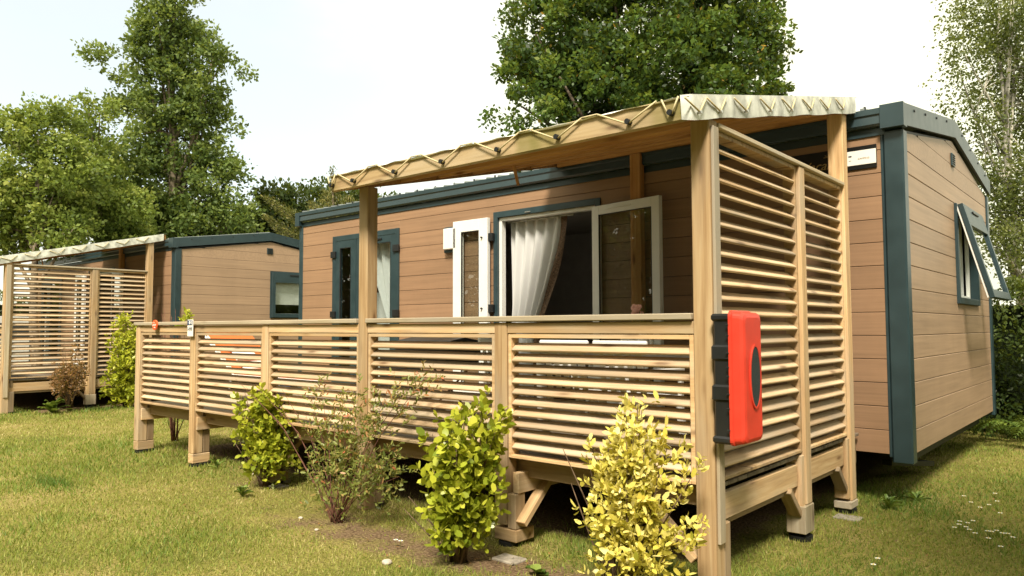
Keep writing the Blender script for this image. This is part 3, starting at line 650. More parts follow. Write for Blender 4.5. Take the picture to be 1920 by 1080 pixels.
    bar('brace', (-.05, yc[1][0]-.06, .20), (-.05, yc[1][0]-.26, .40), .045, .09, 'under', T, up=(1, 0, 0)); bar('brace', (-.05, yc[2][0]-.06, .20), (-.05, yc[2][0]-.26, .40), .045, .09, 'under', T, up=(1, 0, 0))
    louvre_panel(T, .12, yc[1][0]-.004, .64, 2.748, 'y', 22, name='louvre_screen'); louvre_panel(T, yc[1][1]+.004, yc[2][0]-.004, .64, 2.748, 'y', 22, name='louvre_screen')
    # ---- canopy frame
    zf = canopy_z(-.25)
    box('front_board', (-3.335, -.272, zf), (-.005, -.228, zf+.135), 'beam', T, .004)
    for x0, x1 in ((-3.335, -3.29), (-.042, .004)):
        MB().prism([(x0, -.226, canopy_z(-.226)), (x0, 2.93, canopy_z(2.93)), (x0, 2.93, canopy_z(2.93)+.12), (x0, -.226, canopy_z(-.226)+.12)], (x1-x0, 0, 0)).build('side_rafter', 'woodin', T)
    for y in (.0, .48, .96, 1.44, 1.92, 2.4): bar('purlin', (-3.288, y, canopy_z(y)+.065), (-.044, y, canopy_z(y)+.065), .045, .10, 'woodin', T, up=(0, -.23, 1))
    box('back_beam', (-3.28, 2.86, canopy_z(2.86)-.005), (-.046, 2.905, canopy_z(2.86)+.10), 'woodin', T)
    box('back_post', (-2.29, 2.865, .63), (-2.16, 2.955, canopy_z(2.86)-.008), 'woodin', T, .006)
    bar('hanging_peg', (-2.70, 1.4, canopy_z(1.4)+.02), (-2.66, 1.42, canopy_z(1.4)-.17), .018, .03, 'woodin', T)
    return T
def tarp(label):
    K = [-3.30, -3.0, -2.48, -1.95, -1.40, -.89, -.36, -.08]; KR = [-.20, .07, .45, .86, 1.25, 1.66, 2.06, 2.45]
    zt = canopy_z(-.25)+.138
    Tm = thing('canopy_cover', (-1.65, 1.3, canopy_z(1.3)+.14), label, 'canopy', 'white lashed canopies')
    # sheet with a shallow sag between the purlins and scalloped front lip
    nx, ny = 66, 26; V = []; Fc = []
    for j in range(ny+1):
        y = -.285+(2.95+.285)*j/ny
        for i in range(nx+1):
            x = -3.35+(3.385)*i/nx
            ph = ((y) % .48)/.48; sag = -.010*math.sin(math.pi*ph)+.006*math.sin(x*5.1)*math.sin(y*3)
            V.append((x, y, canopy_z(y)+.141+sag+(.006*math.sin(x*9) if j == 0 else 0)))
    for j in range(ny):
        for i in range(nx): a = j*(nx+1)+i; Fc.append([a, a+1, a+nx+2, a+nx+1])
    # front lip: hangs lower at the lashing points
    base = len(V); 
    for i in range(nx+1):
        x = -3.35+(3.385)*i/nx; dmin = min(abs(x-k) for k in K)
        V.append((x, -.289, zt-.004-.026*math.exp(-((dmin-.13)/.09)**2)*.45))
    for i in range(nx): Fc.append([i, i+1, base+i+1, base+i])
    MB().poly(V, Fc).build('sheet', 'tarp', Tm, True)
    # side flap over the outer rafter
    V = []; Fc = []; n = 60
    for i in range(n+1):
        y = -.285+(2.95+.2)*i/n; w_ = .004*math.sin(y*13)+.003*math.sin(y*31)
        V += [(.036, y, canopy_z(y)+.142), (.042+w_, y, canopy_z(y)+.06), (.038+w_, y, canopy_z(y)-.004+.004*math.sin(y*9))]
    for i in range(n):
        for k in (0, 1): Fc.append([i*3+k, i*3+k+1, i*3+k+4, i*3+k+3])
    V += [(-.02, -.291, zt), (-.012, -.291, canopy_z(-.25)-.004)]; Fc.append([0, 1, 2, len(V)-1, len(V)-2])
    o = MB().poly(V, Fc).build('side_flap', 'tarpflap', Tm, True)
    for x in K:
        w_ = .19 if -3.2 < x < -.2 else .05
        c = MB().tube([(x-w_*1.15, -.292, zt-.004), (x-.012, -.300, zt-.098)], .0058, 5).tube([(x+.012, -.300, zt-.098), (x+w_, -.292, zt-.004)], .0058, 5).build('elastic_cord', 'cord', Tm, True)
        MB().tube([(x, -.273, zt-.09), (x, -.312, zt-.09)], .017, 10).build('knob', 'black', c)
        if -3.2 < x < -.45 : MB().tube([(x+w_, -.293, zt-.003), (x+.31, -.293, zt-.002)], .005, 5).build('elastic_cord', 'cord', Tm, True)
    for y in KR:
        c = MB().tube([(.046, y-.16, canopy_z(y-.16)+.12), (.056, y, canopy_z(y)+.035)], .006, 5).tube([(.056, y, canopy_z(y)+.035), (.046, y+.10, canopy_z(y+.1)+.12)], .006, 5).build('elastic_cord', 'cord', Tm, True)
        MB().tube([(.035, y, canopy_z(y)+.035), (.066, y, canopy_z(y)+.035)], .010, 8).build('knob', 'silver', c)
    return Tm
H, WIN = home(None, 'brown plank mobile home with teal trim and open glass doors behind the near terrace')
T = terrace('near timber terrace with louvred rails and tall side screen along the brown home')
TP = tarp('white canopy lashed over the near terrace with zigzag cords')
OFF = Vector((-14.05, .2, 0))
H2 = copy_tree(H, OFF); H2['label'] = 'second brown mobile home with teal gable trim beyond the left end of the lawn'
T2 = copy_tree(T, OFF); T2['label'] = 'louvred timber terrace with tall screen in front of the far left home'
TP2 = copy_tree(TP, OFF); TP2['label'] = 'white canopy sloping over the far left terrace'
sash(H, WIN, R(14.5), False)
def offw(o, d):
    for q in [o]+kids(o):
        W[q.name] = Matrix.Translation(d) @ W[q.name]
s2 = sash(H, WIN, 0, True)
s2k = kids(s2)
for q in s2k+[s2]: W[q.name] = Matrix.Translation(OFF) @ W[q.name]
s2.parent = H2; s2.matrix_parent_inverse = W[H2.name].inverted(); s2.matrix_basis = W[s2.name]
for q in s2k: q.matrix_parent_inverse = W[s2.name].inverted(); q.matrix_basis = W[q.name]
bl = MB().box((X1-.055+OFF.x, WIN[0]+.09+OFF.y, 2.12), (X1-.045+OFF.x, WIN[1]-.09+OFF.y, 2.72)).build('roller_blind', 'white')
tag(bl, 'white roller blind half lowered inside the end window of the far left home', 'blind')

# ------------------------------------------------------------------ curtains
def curtain(name, label, x0t, x1t, xl, xr, z0, z1, y, folds, edge=None, grp=None):
    """xl(t), xr(t): left and right edge as the cloth drops, t = 0 top .. 1 bottom"""
    nu, nv = 90, 40; V = []; Fc = []
    for j in range(nv+1):
        t = j/nv; a, b_ = xl(t), xr(t)
        for i in range(nu+1):
            u = i/nu; am = .030+.02*t
            V.append((a+(b_-a)*u, y+am*math.sin(folds*2*math.pi*u+.6*math.sin(3*t))+.008*math.sin(folds*5.3*u+2*t), z1+(z0-z1)*t))
    for j in range(nv):
        for i in range(nu): q = j*(nu+1)+i; Fc.append([q, q+1, q+nu+2, q+nu+1])
    c = thing(name, ((x0t+x1t)/2, y, z0), label, 'curtain', grp)
    MB().poly(V, Fc).build('cloth', 'curtain', c, True)
    MB().tube([(x0t-.05, y, z1+.01), (x1t+.05, y, z1+.01)], .012, 8).build('curtain_rail', 'white', c, True)
    if edge:
        V = []; Fc = []
        for j in range(nv+1):
            t = j/nv; e = xr(t) if edge > 0 else xl(t)
            for i in range(5): V.append((e+edge*(.004+.10*i/4), y-.02+.012*math.sin(t*14+i), z1+(z0-z1)*t))
        for j in range(nv):
            for i in range(4): q = j*5+i; Fc.append([q, q+1, q+6, q+5])
        MB().poly(V, Fc).build('lace_edge', 'lace', c, True)
    return c
sm = lambda t: t*t*(3-2*t)
c1 = curtain('curtain', 'white voile curtain with brown lace edge drawn aside in the open doorway', -4.24, -3.3, lambda t: -4.24, lambda t: -3.42-.44*min(1, (t/.62))**1.5 if t < .62 else -3.86, .7, 2.90, 3.14, 5, 1, 'white voile curtains')
c2 = curtain('curtain', 'white curtain swept aside behind the closed teal glass doors', -7.1, -6.35, lambda t: -7.1+.55*min(1, t/.62)**1.6 if t < .62 else -6.55, lambda t: -6.33, .7, 2.84, 3.12, 4, None, 'white voile curtains')
c3 = curtain('curtain', 'pale curtain hanging inside the propped open end window', .17, .18, lambda t: .17, lambda t: .185, 1.8, 2.85, 5.5, 1)
# turn the window curtain along the gable
for q in kids(c3): bpy.data.objects.remove(q)
V = []; Fc = []
for j in range(13):
    for i in range(41): V.append((.235+.018*math.sin(i*1.25), 5.26+1.22*i/40, 2.86-1.04*j/12))
for j in range(12):
    for i in range(40): q = j*41+i; Fc.append([q, q+1, q+42, q+41])
MB().poly(V, Fc).build('cloth', 'curtain', c3, True)

# ------------------------------------------------------------------ wall lamp, banner, signs
lamp = thing('wall_lamp', (-5.1, FY-.02, 2.56), 'square white wall lamp with teal back plate beside the open white door', 'wall lamp')
MB().box((-5.25, FY-.075, 2.56), (-4.95, FY-.017, 2.91), .012).build('back_plate', 'teal', lamp); MB().box((-5.225, FY-.115, 2.60), (-4.975, FY-.077, 2.885), .012).build('lamp_shade', 'white', lamp)
def textmesh(name, txt, size, mw, mat, parent, shear=0., ext=.001):
    cu = bpy.data.curves.new(name, 'FONT'); cu.body = txt; cu.size = size; cu.extrude = ext; cu.align_x = 'CENTER'; cu.align_y = 'CENTER'; cu.shear = shear
    o = bpy.data.objects.new(name, cu); COL.objects.link(o); bpy.context.view_layer.update()
    me = bpy.data.meshes.new_from_object(o.evaluated_get(bpy.context.evaluated_depsgraph_get())); bpy.data.objects.remove(o); me.materials.clear()
    return link(name, me, mat, parent, mw)
def facing(p, n='-y'):       # text plane facing -y
    return Matrix.Translation(p) @ Matrix.Rotation(R(90), 4, 'X')
bn = thing('banner', (-.2, FY-.02, 2.95), 'black name banner with gold script and white plate on the home', 'banner')
MB().box((-.62, FY-.030, 2.955), (.175, FY-.018, 3.165)).build('panel', 'blackpanel', bn)
MB().box((-.085, FY-.036, 2.995), (.172, FY-.031, 3.125)).build('plate', 'print', bn)
textmesh('lettering', 'Vacances', .12, facing((-.26, FY-.033, 3.03)), 'gold', bn, .35)
pal = MB()
for k in range(6):
    a = R(-10+k*38); p = Vector((-.22, FY-.033, 3.105)); pal.bar(p, p+Vector((math.cos(a)*.055, 0, math.sin(a)*.03)), .004, .008, up=(0, 1, 0))
pal.build('palm_emblem', 'gold', bn)
MB().box((-.055, FY-.039, 3.04), (-.035, FY-.037, 3.042)).box((-.056, FY-.039, 3.075), (-.030, FY-.037, 3.086)).build('emblem', 'ink', bn)
textmesh('lettering', 'CAMPING', .022, facing((.07, FY-.037, 3.05)), 'grey', bn)
disc = thing('round_sign', (-7.215, -.03, 1.55), 'round orange sign on the rail at the left end of the terrace', 'sign')
MB().tube([(-7.215, -.028, 1.60), (-7.215, -.045, 1.60)], .062, 28).build('plate', 'orange', disc)
textmesh('lettering', 'yelloh!', .036, facing((-7.215, -.0465, 1.60)), 'print', disc); textmesh('lettering', 'mon', .02, facing((-7.225, -.0465, 1.632)), 'print', disc); textmesh('lettering', 'village', .02, facing((-7.205, -.0465, 1.570)), 'print', disc)
pl = thing('number_sign', (-6.325, -.03, 1.45), 'white plate reading H99 on the second rail post', 'sign')
MB().box((-6.385, -.036, 1.465), (-6.255, -.027, 1.655)).build('plate', 'print', pl); MB().box((-6.378, -.040, 1.595), (-6.262, -.037, 1.648)).build('header', 'navy', pl)
MB().tube([(-6.318, -.041, 1.622), (-6.318, -.043, 1.622)], .019, 18).build('emblem', 'print', pl); MB().box((-6.283, -.043, 1.603), (-6.270, -.041, 1.642)).build('emblem', 'print', pl)
textmesh('lettering', 'H99', .062, facing((-6.32, -.0375, 1.545)), 'ink', pl)

# ------------------------------------------------------------------ fire extinguisher cabinet
cb = thing('extinguisher_cabinet', (.12, .07, .89), 'red and black fire extinguisher cabinet hung on the corner post', 'extinguisher cabinet')
ya, yb = -.07, .20
MB().box((.040, ya+.012, .905), (.14, yb-.012, 1.615), .012).build('body', 'black', cb)
for z0, z1 in ((1.585, 1.628), (1.36, 1.45), (1.13, 1.225), (.892, .935)):
    MB().box((.030, ya, z0), (.152, yb, z1), .012).build('strap', 'black', cb)
prof = []
def rring(x, inset, cz=.06):
    a, b_, c, d = ya-.01+inset, yb+.01-inset, .885+inset, 1.645-inset; r_ = .035; out = []
    for cy, cc, a0 in ((b_-r_, d-r_, 0), (a+r_, d-r_, 90), (a+r_, c+r_, 180), (b_-r_, c+r_, 270)):
        for k in range(5): an = R(a0+k*22.5); out.append((x, cy+r_*math.cos(an), cc+r_*math.sin(an)))
    return out
rings = [rring(.143, .0), rring(.160, .0), rring(.165, .008), rring(.205, .012), rring(.222, .022), rring(.228, .040)]
V = [p for r_ in rings for p in r_]; n = 20; Fc = [[i*n+k, i*n+(k+1) % n, (i+1)*n+(k+1) % n, (i+1)*n+k] for i in range(5) for k in range(n)]+[[k for k in range(n)][::-1], [5*n+k for k in range(n)]]
lid = MB().poly(V, Fc).build('lid', 'red', cb)
ov = [(.229, .075+.065*math.cos(R(a)), 1.27+.17*math.sin(R(a))) for a in range(0, 360, 12)]; MB().prism(ov, (.006, 0, 0)).build('window', 'window_dark', lid)
ov2 = [[(x_, .075+(.065+e)*math.cos(R(a)), 1.27+(.17+e)*math.sin(R(a))) for a in range(0, 360, 12)] for x_, e in ((.2285, .012), (.237, .012), (.237, .001), (.2285, .001))]
V = [p for r_ in ov2 for p in r_]; n = 30; MB().poly(V, [[i*n+k, i*n+(k+1) % n, ((i+1) % 4)*n+(k+1) % n, ((i+1) % 4)*n+k] for i in range(4) for k in range(n)]).build('window_rim', 'red', lid)
for i in range(0): box('rib', (.166, ya-.005, .97+i*.07), (.207, ya+.001, .974+i*.07), 'red', lid)
for z in (.97, 1.09, 1.17, 1.27, 1.32, 1.4, 1.5, 1.56): box('clip', (.128, ya-.016, z), (.146, ya-.005, z+.008), 'black', cb)

# ------------------------------------------------------------------ furniture on the terrace
def table(c):
    x, y = c; t = thing('garden_table', (x, y, DZ), 'white plastic garden table behind the louvred rail', 'table')
    MB().box((x-.95, y-.42, DZ+.715), (x+.95, y+.42, DZ+.745), .01).build('tabletop', 'white', t); MB().box((x-.88, y-.36, DZ+.65), (x+.88, y+.36, DZ+.713)).build('apron', 'white', t)
    for sx in (-1, 1):
        for sy in (-1, 1): MB().tube([(x+sx*.80, y+sy*.32, DZ), (x+sx*.80, y+sy*.32, DZ+.65)], [.026, .034], 12).build('leg', 'white', t, True)
table((-1.45, 1.55))
def chair(x, y, rz, label):
    t = thing('garden_chair', (x, y, DZ), label, 'chair', 'white plastic garden chairs')
    mw = Matrix.Translation((x, y, DZ)) @ Matrix.Rotation(rz, 4, 'Z')
    def B(name, f, smooth=False):
        o = f.build(name, 'white', t, smooth); W[o.name] = mw @ W[o.name]; o.matrix_basis = W[o.name]
    B('seat', MB().box((-.22, -.22, .42), (.22, .22, .445), .012))
    bk = MB()
    for i in range(5): bk.bar((-.16+i*.08, -.225, .45), (-.15+i*.075, -.28, .76), .045, .014, up=(0, 1, 0))
    bk.box((-.22, -.30, .745), (.22, -.265, .84), .012); B('backrest', bk)
    for sx in (-1, 1):
        for sy in (-1, 1): B('leg', MB().bar((sx*.22, sy*.23, 0), (sx*.20, sy*.19, .42), .045, .045, up=(0, 1, 0)))
        B('armrest', MB().bar((sx*.235, -.26, .64), (sx*.235, .17, .63), .05, .02).bar((sx*.235, .15, .62), (sx*.22, .18, .43), .04, .03, up=(1, 0, 0)))
chair(-1.32, .62, 0, 'white plastic chair with its back to the rail, left of the near pair')
chair(-.84, .62, 0, 'white plastic chair with its back to the rail, close to the corner post')
chair(-2.1, 2.3, R(170), 'white plastic chair across the table below the open door leaf')
chair(-1.0, 2.35, R(185), 'white plastic chair across the table near the tall screen')
chair(-2.78, 1.5, R(-92), 'white plastic chair at the left end of the garden table')
vz = thing('flower_vase', (-1.22, 1.3, DZ+.745), 'small vase of pink flowers on the white garden table', 'vase')
MB().tube([(-1.22, 1.3, DZ+.746), (-1.22, 1.3, DZ+.80), (-1.22, 1.3, DZ+.88)], [.04, .055, .03], 14).build('pot', 'white', vz, True)
fl = MB(); fs = MB(); random.seed(8)
for k in range(7):
    p = Vector((-1.22+random.uniform(-.11, .13), 1.3+random.uniform(-.06, .06), DZ+1.07+random.uniform(-.04, .05))); fs.tube([(-1.22, 1.3, DZ+.86), p], .003, 4)
    if k < 4:
        for q in range(7): fl.sphere(p+Vector((random.uniform(-.02, .02), random.uniform(-.02, .02), random.uniform(-.015, .02))), .018, 7, 5)
fl.build('blossom', 'pink', vz, True); fs.build('stalk', 'weed', vz)

g_ = thing('barbecue', (-3.98, 1.6, DZ), 'black gas barbecue with rounded lid on a slim folding stand', 'barbecue')
bx_, by_ = -3.98, 1.6
lidp = [(by_-.24, DZ+.66), (by_-.25, DZ+.74), (by_-.20, DZ+.80), (by_, DZ+.83), (by_+.20, DZ+.80), (by_+.25, DZ+.66)]
MB().prism([(bx_-.42, y, z) for y, z in lidp], (.84, 0, 0)).build('lid', 'black', g_)
MB().prism([(bx_-.44, by_-.26, DZ+.655), (bx_+.44, by_-.26, DZ+.655), (bx_+.34, by_-.24, DZ+.50), (bx_-.34, by_-.24, DZ+.50)], (0, .5, 0)).build('body', 'black', g_)
MB().box((bx_-.46, by_-.27, DZ+.64), (bx_+.46, by_-.262, DZ+.665)).build('rim', 'silver', g_)
for sx in (-1, 1):
    for sy in (-1, 1): MB().tube([(bx_-sx*.30, by_+sy*.2, DZ+.01), (bx_+sx*.30, by_+sy*.2, DZ+.50)], .011, 8).build('leg', 'redstem', g_)
MB().tube([(bx_-.3, by_-.2, DZ+.14), (bx_-.3, by_+.2, DZ+.14)], .010, 8).build('leg_brace', 'redstem', g_)
for sy in (-1, 1): MB().tube([(bx_+.30, by_+sy*.22, DZ+.06), (bx_+.30, by_+sy*.25, DZ+.06)], .06, 18).build('wheel', 'tyre', g_)

lg = thing('sun_lounger', (-6.2, 1.0, DZ), 'orange and white printed lounger reclining at the left end of the terrace', 'lounger')
MB().prism([(-7.55, .75, 1.50), (-6.75, .75, .98), (-5.0, .75, .98), (-5.0, .75, 1.00), (-6.74, .75, 1.005), (-7.53, .75, 1.53)], (0, .62, 0)).build('sling', 'orangecloth', lg)
st_ = MB()
for k in range(5):
    a = Vector((-7.44+k*.135, .735, 1.455-k*.088)); st_.bar(a, a+Vector((.085, 0, -.055)), .006, .05, up=(0, 0, 1)); a = Vector((-7.1+k*.09, 1.0, 1.27-k*.058)); st_.bar(a+Vector((0,0,.03)), a+Vector((.05, 0, 0)), .3, .03)
for k in range(4): st_.box((-6.5+k*.36, .80, 1.006), (-6.38+k*.36, 1.3, 1.012), .001)
st_.build('white_print', 'print', lg)
for y in (.74, 1.38): MB().tube([(-7.58, y, 1.50), (-6.75, y, .97), (-4.95, y, .97)], .014, 8).build('side_rail', 'white', lg, True)
for x in (-6.9, -5.2):
    for y in (.74, 1.38): MB().tube([(x, y, DZ), (x+.1, y, .97)], .013, 8).build('leg', 'white', lg)
bg_ = thing('beach_bag', (-5.55, .6, DZ), 'dark blue and white bag on the deck beneath the lounger end', 'bag')
MB().prism([(-5.8, .5, DZ), (-5.35, .5, DZ), (-5.42, .5, DZ+.28), (-5.72, .5, DZ+.28)], (0, .2, 0)).build('body', 'navy', bg_); MB().box((-5.70, .485, DZ+.08), (-5.48, .497, DZ+.2)).build('patch', 'print', bg_)
MB().tube([(-5.66, .6, DZ+.27), (-5.62, .6, DZ+.4), (-5.53, .6, DZ+.4), (-5.49, .6, DZ+.27)], .01, 6).build('handle', 'print', bg_, True)
ap = thing('storage_trolley', (-4.35, .9, DZ), 'black trolley box with a pale top beside the barbecue', 'trolley')
MB().box((-5.35, 1.9, DZ+.12), (-4.95, 2.3, DZ+.62), .02).build('body', 'black', ap); MB().box((-5.37, 1.88, DZ+.622), (-4.93, 2.32, DZ+.65)).build('top', 'white', ap)
for x in (-5.3, -5.0): MB().tube([(x, 1.9, DZ+.06), (x, 1.95, DZ+.06)], .06, 14).build('wheel', 'tyre', ap)

# ------------------------------------------------------------------ van glimpsed at the far left
vn = thing('parked_van', (-26.6, 4.2, 0), 'white van parked beyond the far left terrace', 'van')
prof = [(-2.4, .35), (2.3, .35), (2.45, .9), (2.3, 1.15), (1.5, 1.35), (.9, 1.95), (-2.3, 2.0), (-2.45, 1.2)]
MB().prism([(-27.3, 4.2+a, z) for a, z in prof], (1.7, 0, 0)).build('body', 'paint', vn)
for a, b_ in ((-2.1, -.9), (-.8, .5)): MB().box((-25.6, 4.2+a, 1.30), (-25.59, 4.2+b_, 1.76)).build('window', 'window_dark', vn)
MB().prism([(-25.6, 4.2+.6, 1.76), (-25.6, 4.2+1.3, 1.36), (-25.6, 4.2+.6, 1.36)], (.01, 0, 0)).build('window', 'window_dark', vn)
MB().prism([(-27.2, 5.75, 1.40), (-25.7, 5.75, 1.40), (-25.7, 5.16, 1.9), (-27.2, 5.16, 1.9)], (0, .01, .012)).build('windscreen', 'window_dark', vn)
for a in (-1.5, 1.55):
    for x in (-27.3, -25.75): MB().tube([(x, 4.2+a, .33), (x+.18, 4.2+a, .33)], .33, 20).build('wheel', 'tyre', vn)

# ------------------------------------------------------------------ foliage
def leaves(P, size, asp=.5, up=.3, dirs=None, droop=0., seed=0, tone=None, spread=1.0, hexa=False):
    """P: leaf base points (n,3). One bent diamond per leaf."""
    r_ = np.random.default_rng(seed); n = len(P); d = r_.normal(0, 1, (n, 3))*spread
    if dirs is not None: d += dirs
    d[:, 2] += up-droop; d /= np.linalg.norm(d, axis=1)[:, None]+1e-9
    s = np.cross(d, r_.normal(0, 1, (n, 3))); s /= np.linalg.norm(s, axis=1)[:, None]+1e-9; nn = np.cross(d, s)
    L = (size*r_.uniform(.6, 1.35, n))[:, None]; Wd = L*asp*.5
    if hexa:
        V = np.empty((n, 6, 3)); V[:, 0] = P; V[:, 3] = P+d*L
        for k, (a, b_) in {1: (.24, .8), 2: (.70, .86), 4: (.70, -.86), 5: (.24, -.8)}.items(): V[:, k] = P+d*L*a+s*Wd*b_+nn*L*.06
        t = r_.random(n) if tone is None else tone
        return V.reshape(-1, 3), np.arange(n*6).reshape(n, 6), np.repeat(t, 6)
    V = np.empty((n, 4, 3)); V[:, 0] = P; V[:, 1] = P+d*L*.45+s*Wd+nn*L*.06; V[:, 2] = P+d*L; V[:, 3] = P+d*L*.45-s*Wd+nn*L*.06
    t = r_.random(n) if tone is None else tone
    return V.reshape(-1, 3), np.arange(n*4).reshape(n, 4), np.repeat(t, 4)
def crown_points(blobs, nclump, per, csize, seed, shell=.55, flat=.75):
    r_ = np.random.default_rng(seed); B = np.array([list(b[0])+[b[1], (b[2] if len(b) > 2 else 1.)] for b in blobs]); wts = B[:, 3]**2*B[:, 4]; wts /= wts.sum()
    idx = r_.choice(len(B), nclump, p=wts); d = r_.normal(0, 1, (nclump, 3)); d /= np.linalg.norm(d, axis=1)[:, None]
    rr = (shell+(1.0-shell)*r_.random(nclump)**.7+.28*(r_.random(nclump) < .22)*r_.random(nclump))[:, None]*B[idx, 3][:, None]
    C = B[idx, :3]+d*rr; cs = csize*r_.uniform(.5, 1.35, nclump); ct = r_.normal(0, .17, nclump)
    k = r_.integers(0, nclump, nclump*per); off = r_.normal(0, 1, (nclump*per, 3))*np.array([1, 1, flat])
    off /= (np.linalg.norm(off, axis=1)[:, None])**.5
    P = C[k]+off*cs[k][:, None]*.62; outd = d[k]*.7
    tone = np.clip(.45+ct[k]+.18*(off[:, 2])+r_.normal(0, .13, len(k)), 0, 1)
    return P, outd, tone, C
def tree(name, label, base, blobs, mat, bark, nclump, per, leaf, seed, r0=.22, trunk_to=None, limbs=14, csize=.45, shell=.55, asp=.55, droop=0., accent=0., twigs=60, grp='trees behind the homes', flat=.75, ntw=5):
    r_ = random.Random(seed); base = Vector(base)
    t = thing(name, base, label, 'tree', grp)
    P, od, tone, C = crown_points(blobs, nclump, per, csize, seed, shell, flat)
    rg = np.random.default_rng(seed+1)
    if accent: tone = np.where(rg.random(len(tone)) < accent, 1.0, np.minimum(tone, .93))
    V, Q, T_ = leaves(P, leaf, asp, .15, od, droop, seed, tone)
    link('crown', npmesh('crown', V, Q, mat, T_), mat, t)
    top = Vector(trunk_to) if trunk_to is not None else Vector(max((b[0] for b in blobs), key=lambda p: p[2]))
    m = 9; path = []
    for i in range(m):
        f_ = i/(m-1); p = base.lerp(top, f_)+Vector((r_.uniform(-1, 1), r_.uniform(-1, 1), 0))*r0*.6*(1 if 0 < i else 0); path.append(p)
    MB().tube(path, [r0*(1-.86*i/(m-1))*(1.25 if i == 0 else 1) for i in range(m)], 9).build('trunk', bark, t, True)
    tips = [Vector(c) for c in C[:twigs]]
    for k in range(limbs):
        b = [q for q in blobs if len(q) < 3 or q[2] > .55][k % len([q for q in blobs if len(q) < 3 or q[2] > .55])]; tgt = Vector(b[0])+Vector((r_.uniform(-1, 1), r_.uniform(-1, 1), r_.uniform(-.4, .7)))*b[1]*.6
        f_ = min(.92, max(.18, (tgt.z-base.z)/(top.z-base.z)*r_.uniform(.55, .85))); i = f_*(m-1); st = path[int(i)].lerp(path[min(m-1, int(i)+1)], i-int(i))
        mid = st.lerp(tgt, .5)+Vector((0, 0, -.12*(tgt-st).length+.2)); rr = r0*(1-.85*f_)*.55+.012
        MB().tube([st, st.lerp(mid, .5), mid, mid.lerp(tgt, .5), tgt], [rr, rr*.8, rr*.6, rr*.4, rr*.2], 6).build('limb', bark, t, True)
        near = sorted(tips, key=lambda q: (q-mid).length)[:ntw]; tw = MB()
        for q in near: tw.tube([mid, mid.lerp(q, .5)+Vector((0, 0, .1)), q], [rr*.35, rr*.22, .006], 4)
        if near: tw.build('twig', bark, t)
    return t
def B(px, py, rad, depth, dd=0., w=1.):
    return (at(px, py, depth+dd), rad/F*depth, w)
r0_ = random.Random(4)
oak = [B(px, py, r, 17, dd, w) for px, py, r, dd, w in [(1195, 60, 190, 0, 1), (1040, 70, 120, .3, 1), (1010, 190, 85, -.4, 1), (1360, 90, 110, .2, 1), (1405, 165, 62, -.3, 1), (965, 120, 42, 0, .8), (1120, 190, 130, -1, 1), (1290, -80, 170, .5, 1), (990, 285, 50, .4, .9), (1255, 170, 130, -1, 1), (1120, -80, 150, 0, 1), (1040, 320, 70, 1, 1), (1420, 60, 50, 0, .8), (1180, 300, 140, 1.2, 1)]]
tree('oak_tree', 'large dense dark green oak tree with orange tinged leaves behind the canopy', (at(1190, 617, 17.5).x, at(1190, 617, 17.5).y, 0), oak, 'oakleaf', 'bark', 1150, 92, .115, 11, .34, at(1200, 60, 17), 16, .34, .5, .62, accent=.006)
tall = [B(px, py, r, 24, dd, w) for px, py, r, dd, w in [(330, -10, 36, 0, .8), (315, 50, 48, 0, 1), (350, 95, 58, .4, 1), (280, 95, 40, -.3, .9), (245, 40, 14, 0, .35), (385, 50, 22, 0, .5), (215, 125, 26, 0, .5), (170, 105, 16, 0, .3), (145, 118, 10, 0, .2), (410, 120, 34, 0, .7), (455, 130, 13, 0, .35), (470, 135, 8, 0, .2), (310, 175, 66, 0, 1), (385, 190, 44, 0, .8), (245, 190, 34, .5, .8), (330, 265, 72, 0, 1), (430, 240, 18, 0, .3), (245, 290, 50, -.8, .9), (405, 330, 50, .2, 1), (310, 360, 85, .5, 1.1), (455, 330, 14, 0, .3), (440, 400, 42, 0, .9), (385, 430, 70, .4, 1), (240, 410, 70, -.3, 1), (465, 440, 28, 0, .6), (310, 450, 80, 0, 1)]]
tree('poplar_tree', 'tall loose mid green tree rising highest on the left side', (at(320, 617, 24).x, at(320, 617, 24).y, 0), tall, 'tallleaf', 'palebark', 900, 66, .14, 12, .22, at(325, -30, 24), 26, .40, .35, .6, twigs=120, flat=.6)
l1_ = [B(px, py, r*.8, 19, dd, w) for px, py, r, dd, w in [(90, 250, 70, 0, .9), (40, 330, 70, 0, 1), (135, 330, 70, 0, 1), (60, 400, 80, .4, 1), (20, 240, 50, 0, .8), (110, 430, 70, 0, 1), (0, 430, 70, .2, 1)]]
tree('maple_tree', 'yellow green tree with a pale forked trunk at the far left', (at(68, 617, 19).x, at(68, 617, 19).y, 0), l1_, 'limeleaf', 'palebark', 520, 52, .11, 13, .13, at(75, 250, 19), 18, .32, .4, .6, twigs=80, flat=.6)
l2_ = [B(px, py, r*.8, 21, dd, w) for px, py, r, dd, w in [(180, 210, 45, 0, .6), (185, 300, 60, 0, .9), (215, 390, 75, 0, 1), (160, 380, 70, 0, 1), (240, 450, 60, 0, 1), (150, 250, 35, 0, .5)]]
tree('maple_tree', 'yellow green tree between the far left tree and the tallest one', (at(190, 617, 21).x, at(190, 617, 21).y, 0), l2_, 'limeleaf', 'palebark', 420, 52, .11, 14, .11, at(185, 210, 21), 14, .32, .4, .6, twigs=60, flat=.6)
bgt = [(520, 395, 48, 27, 'dark bushy tree just right of the tallest tree'), (600, 400, 55, 27, 'dark round tree behind the left end of the roof'), (665, 405, 50, 26, 'small green tree seen between roof and canopy post'), (450, 440, 60, 29, 'dark tree low behind the far left gable'), (730, 430, 50, 27, 'low green tree hidden behind the canopy beam')]
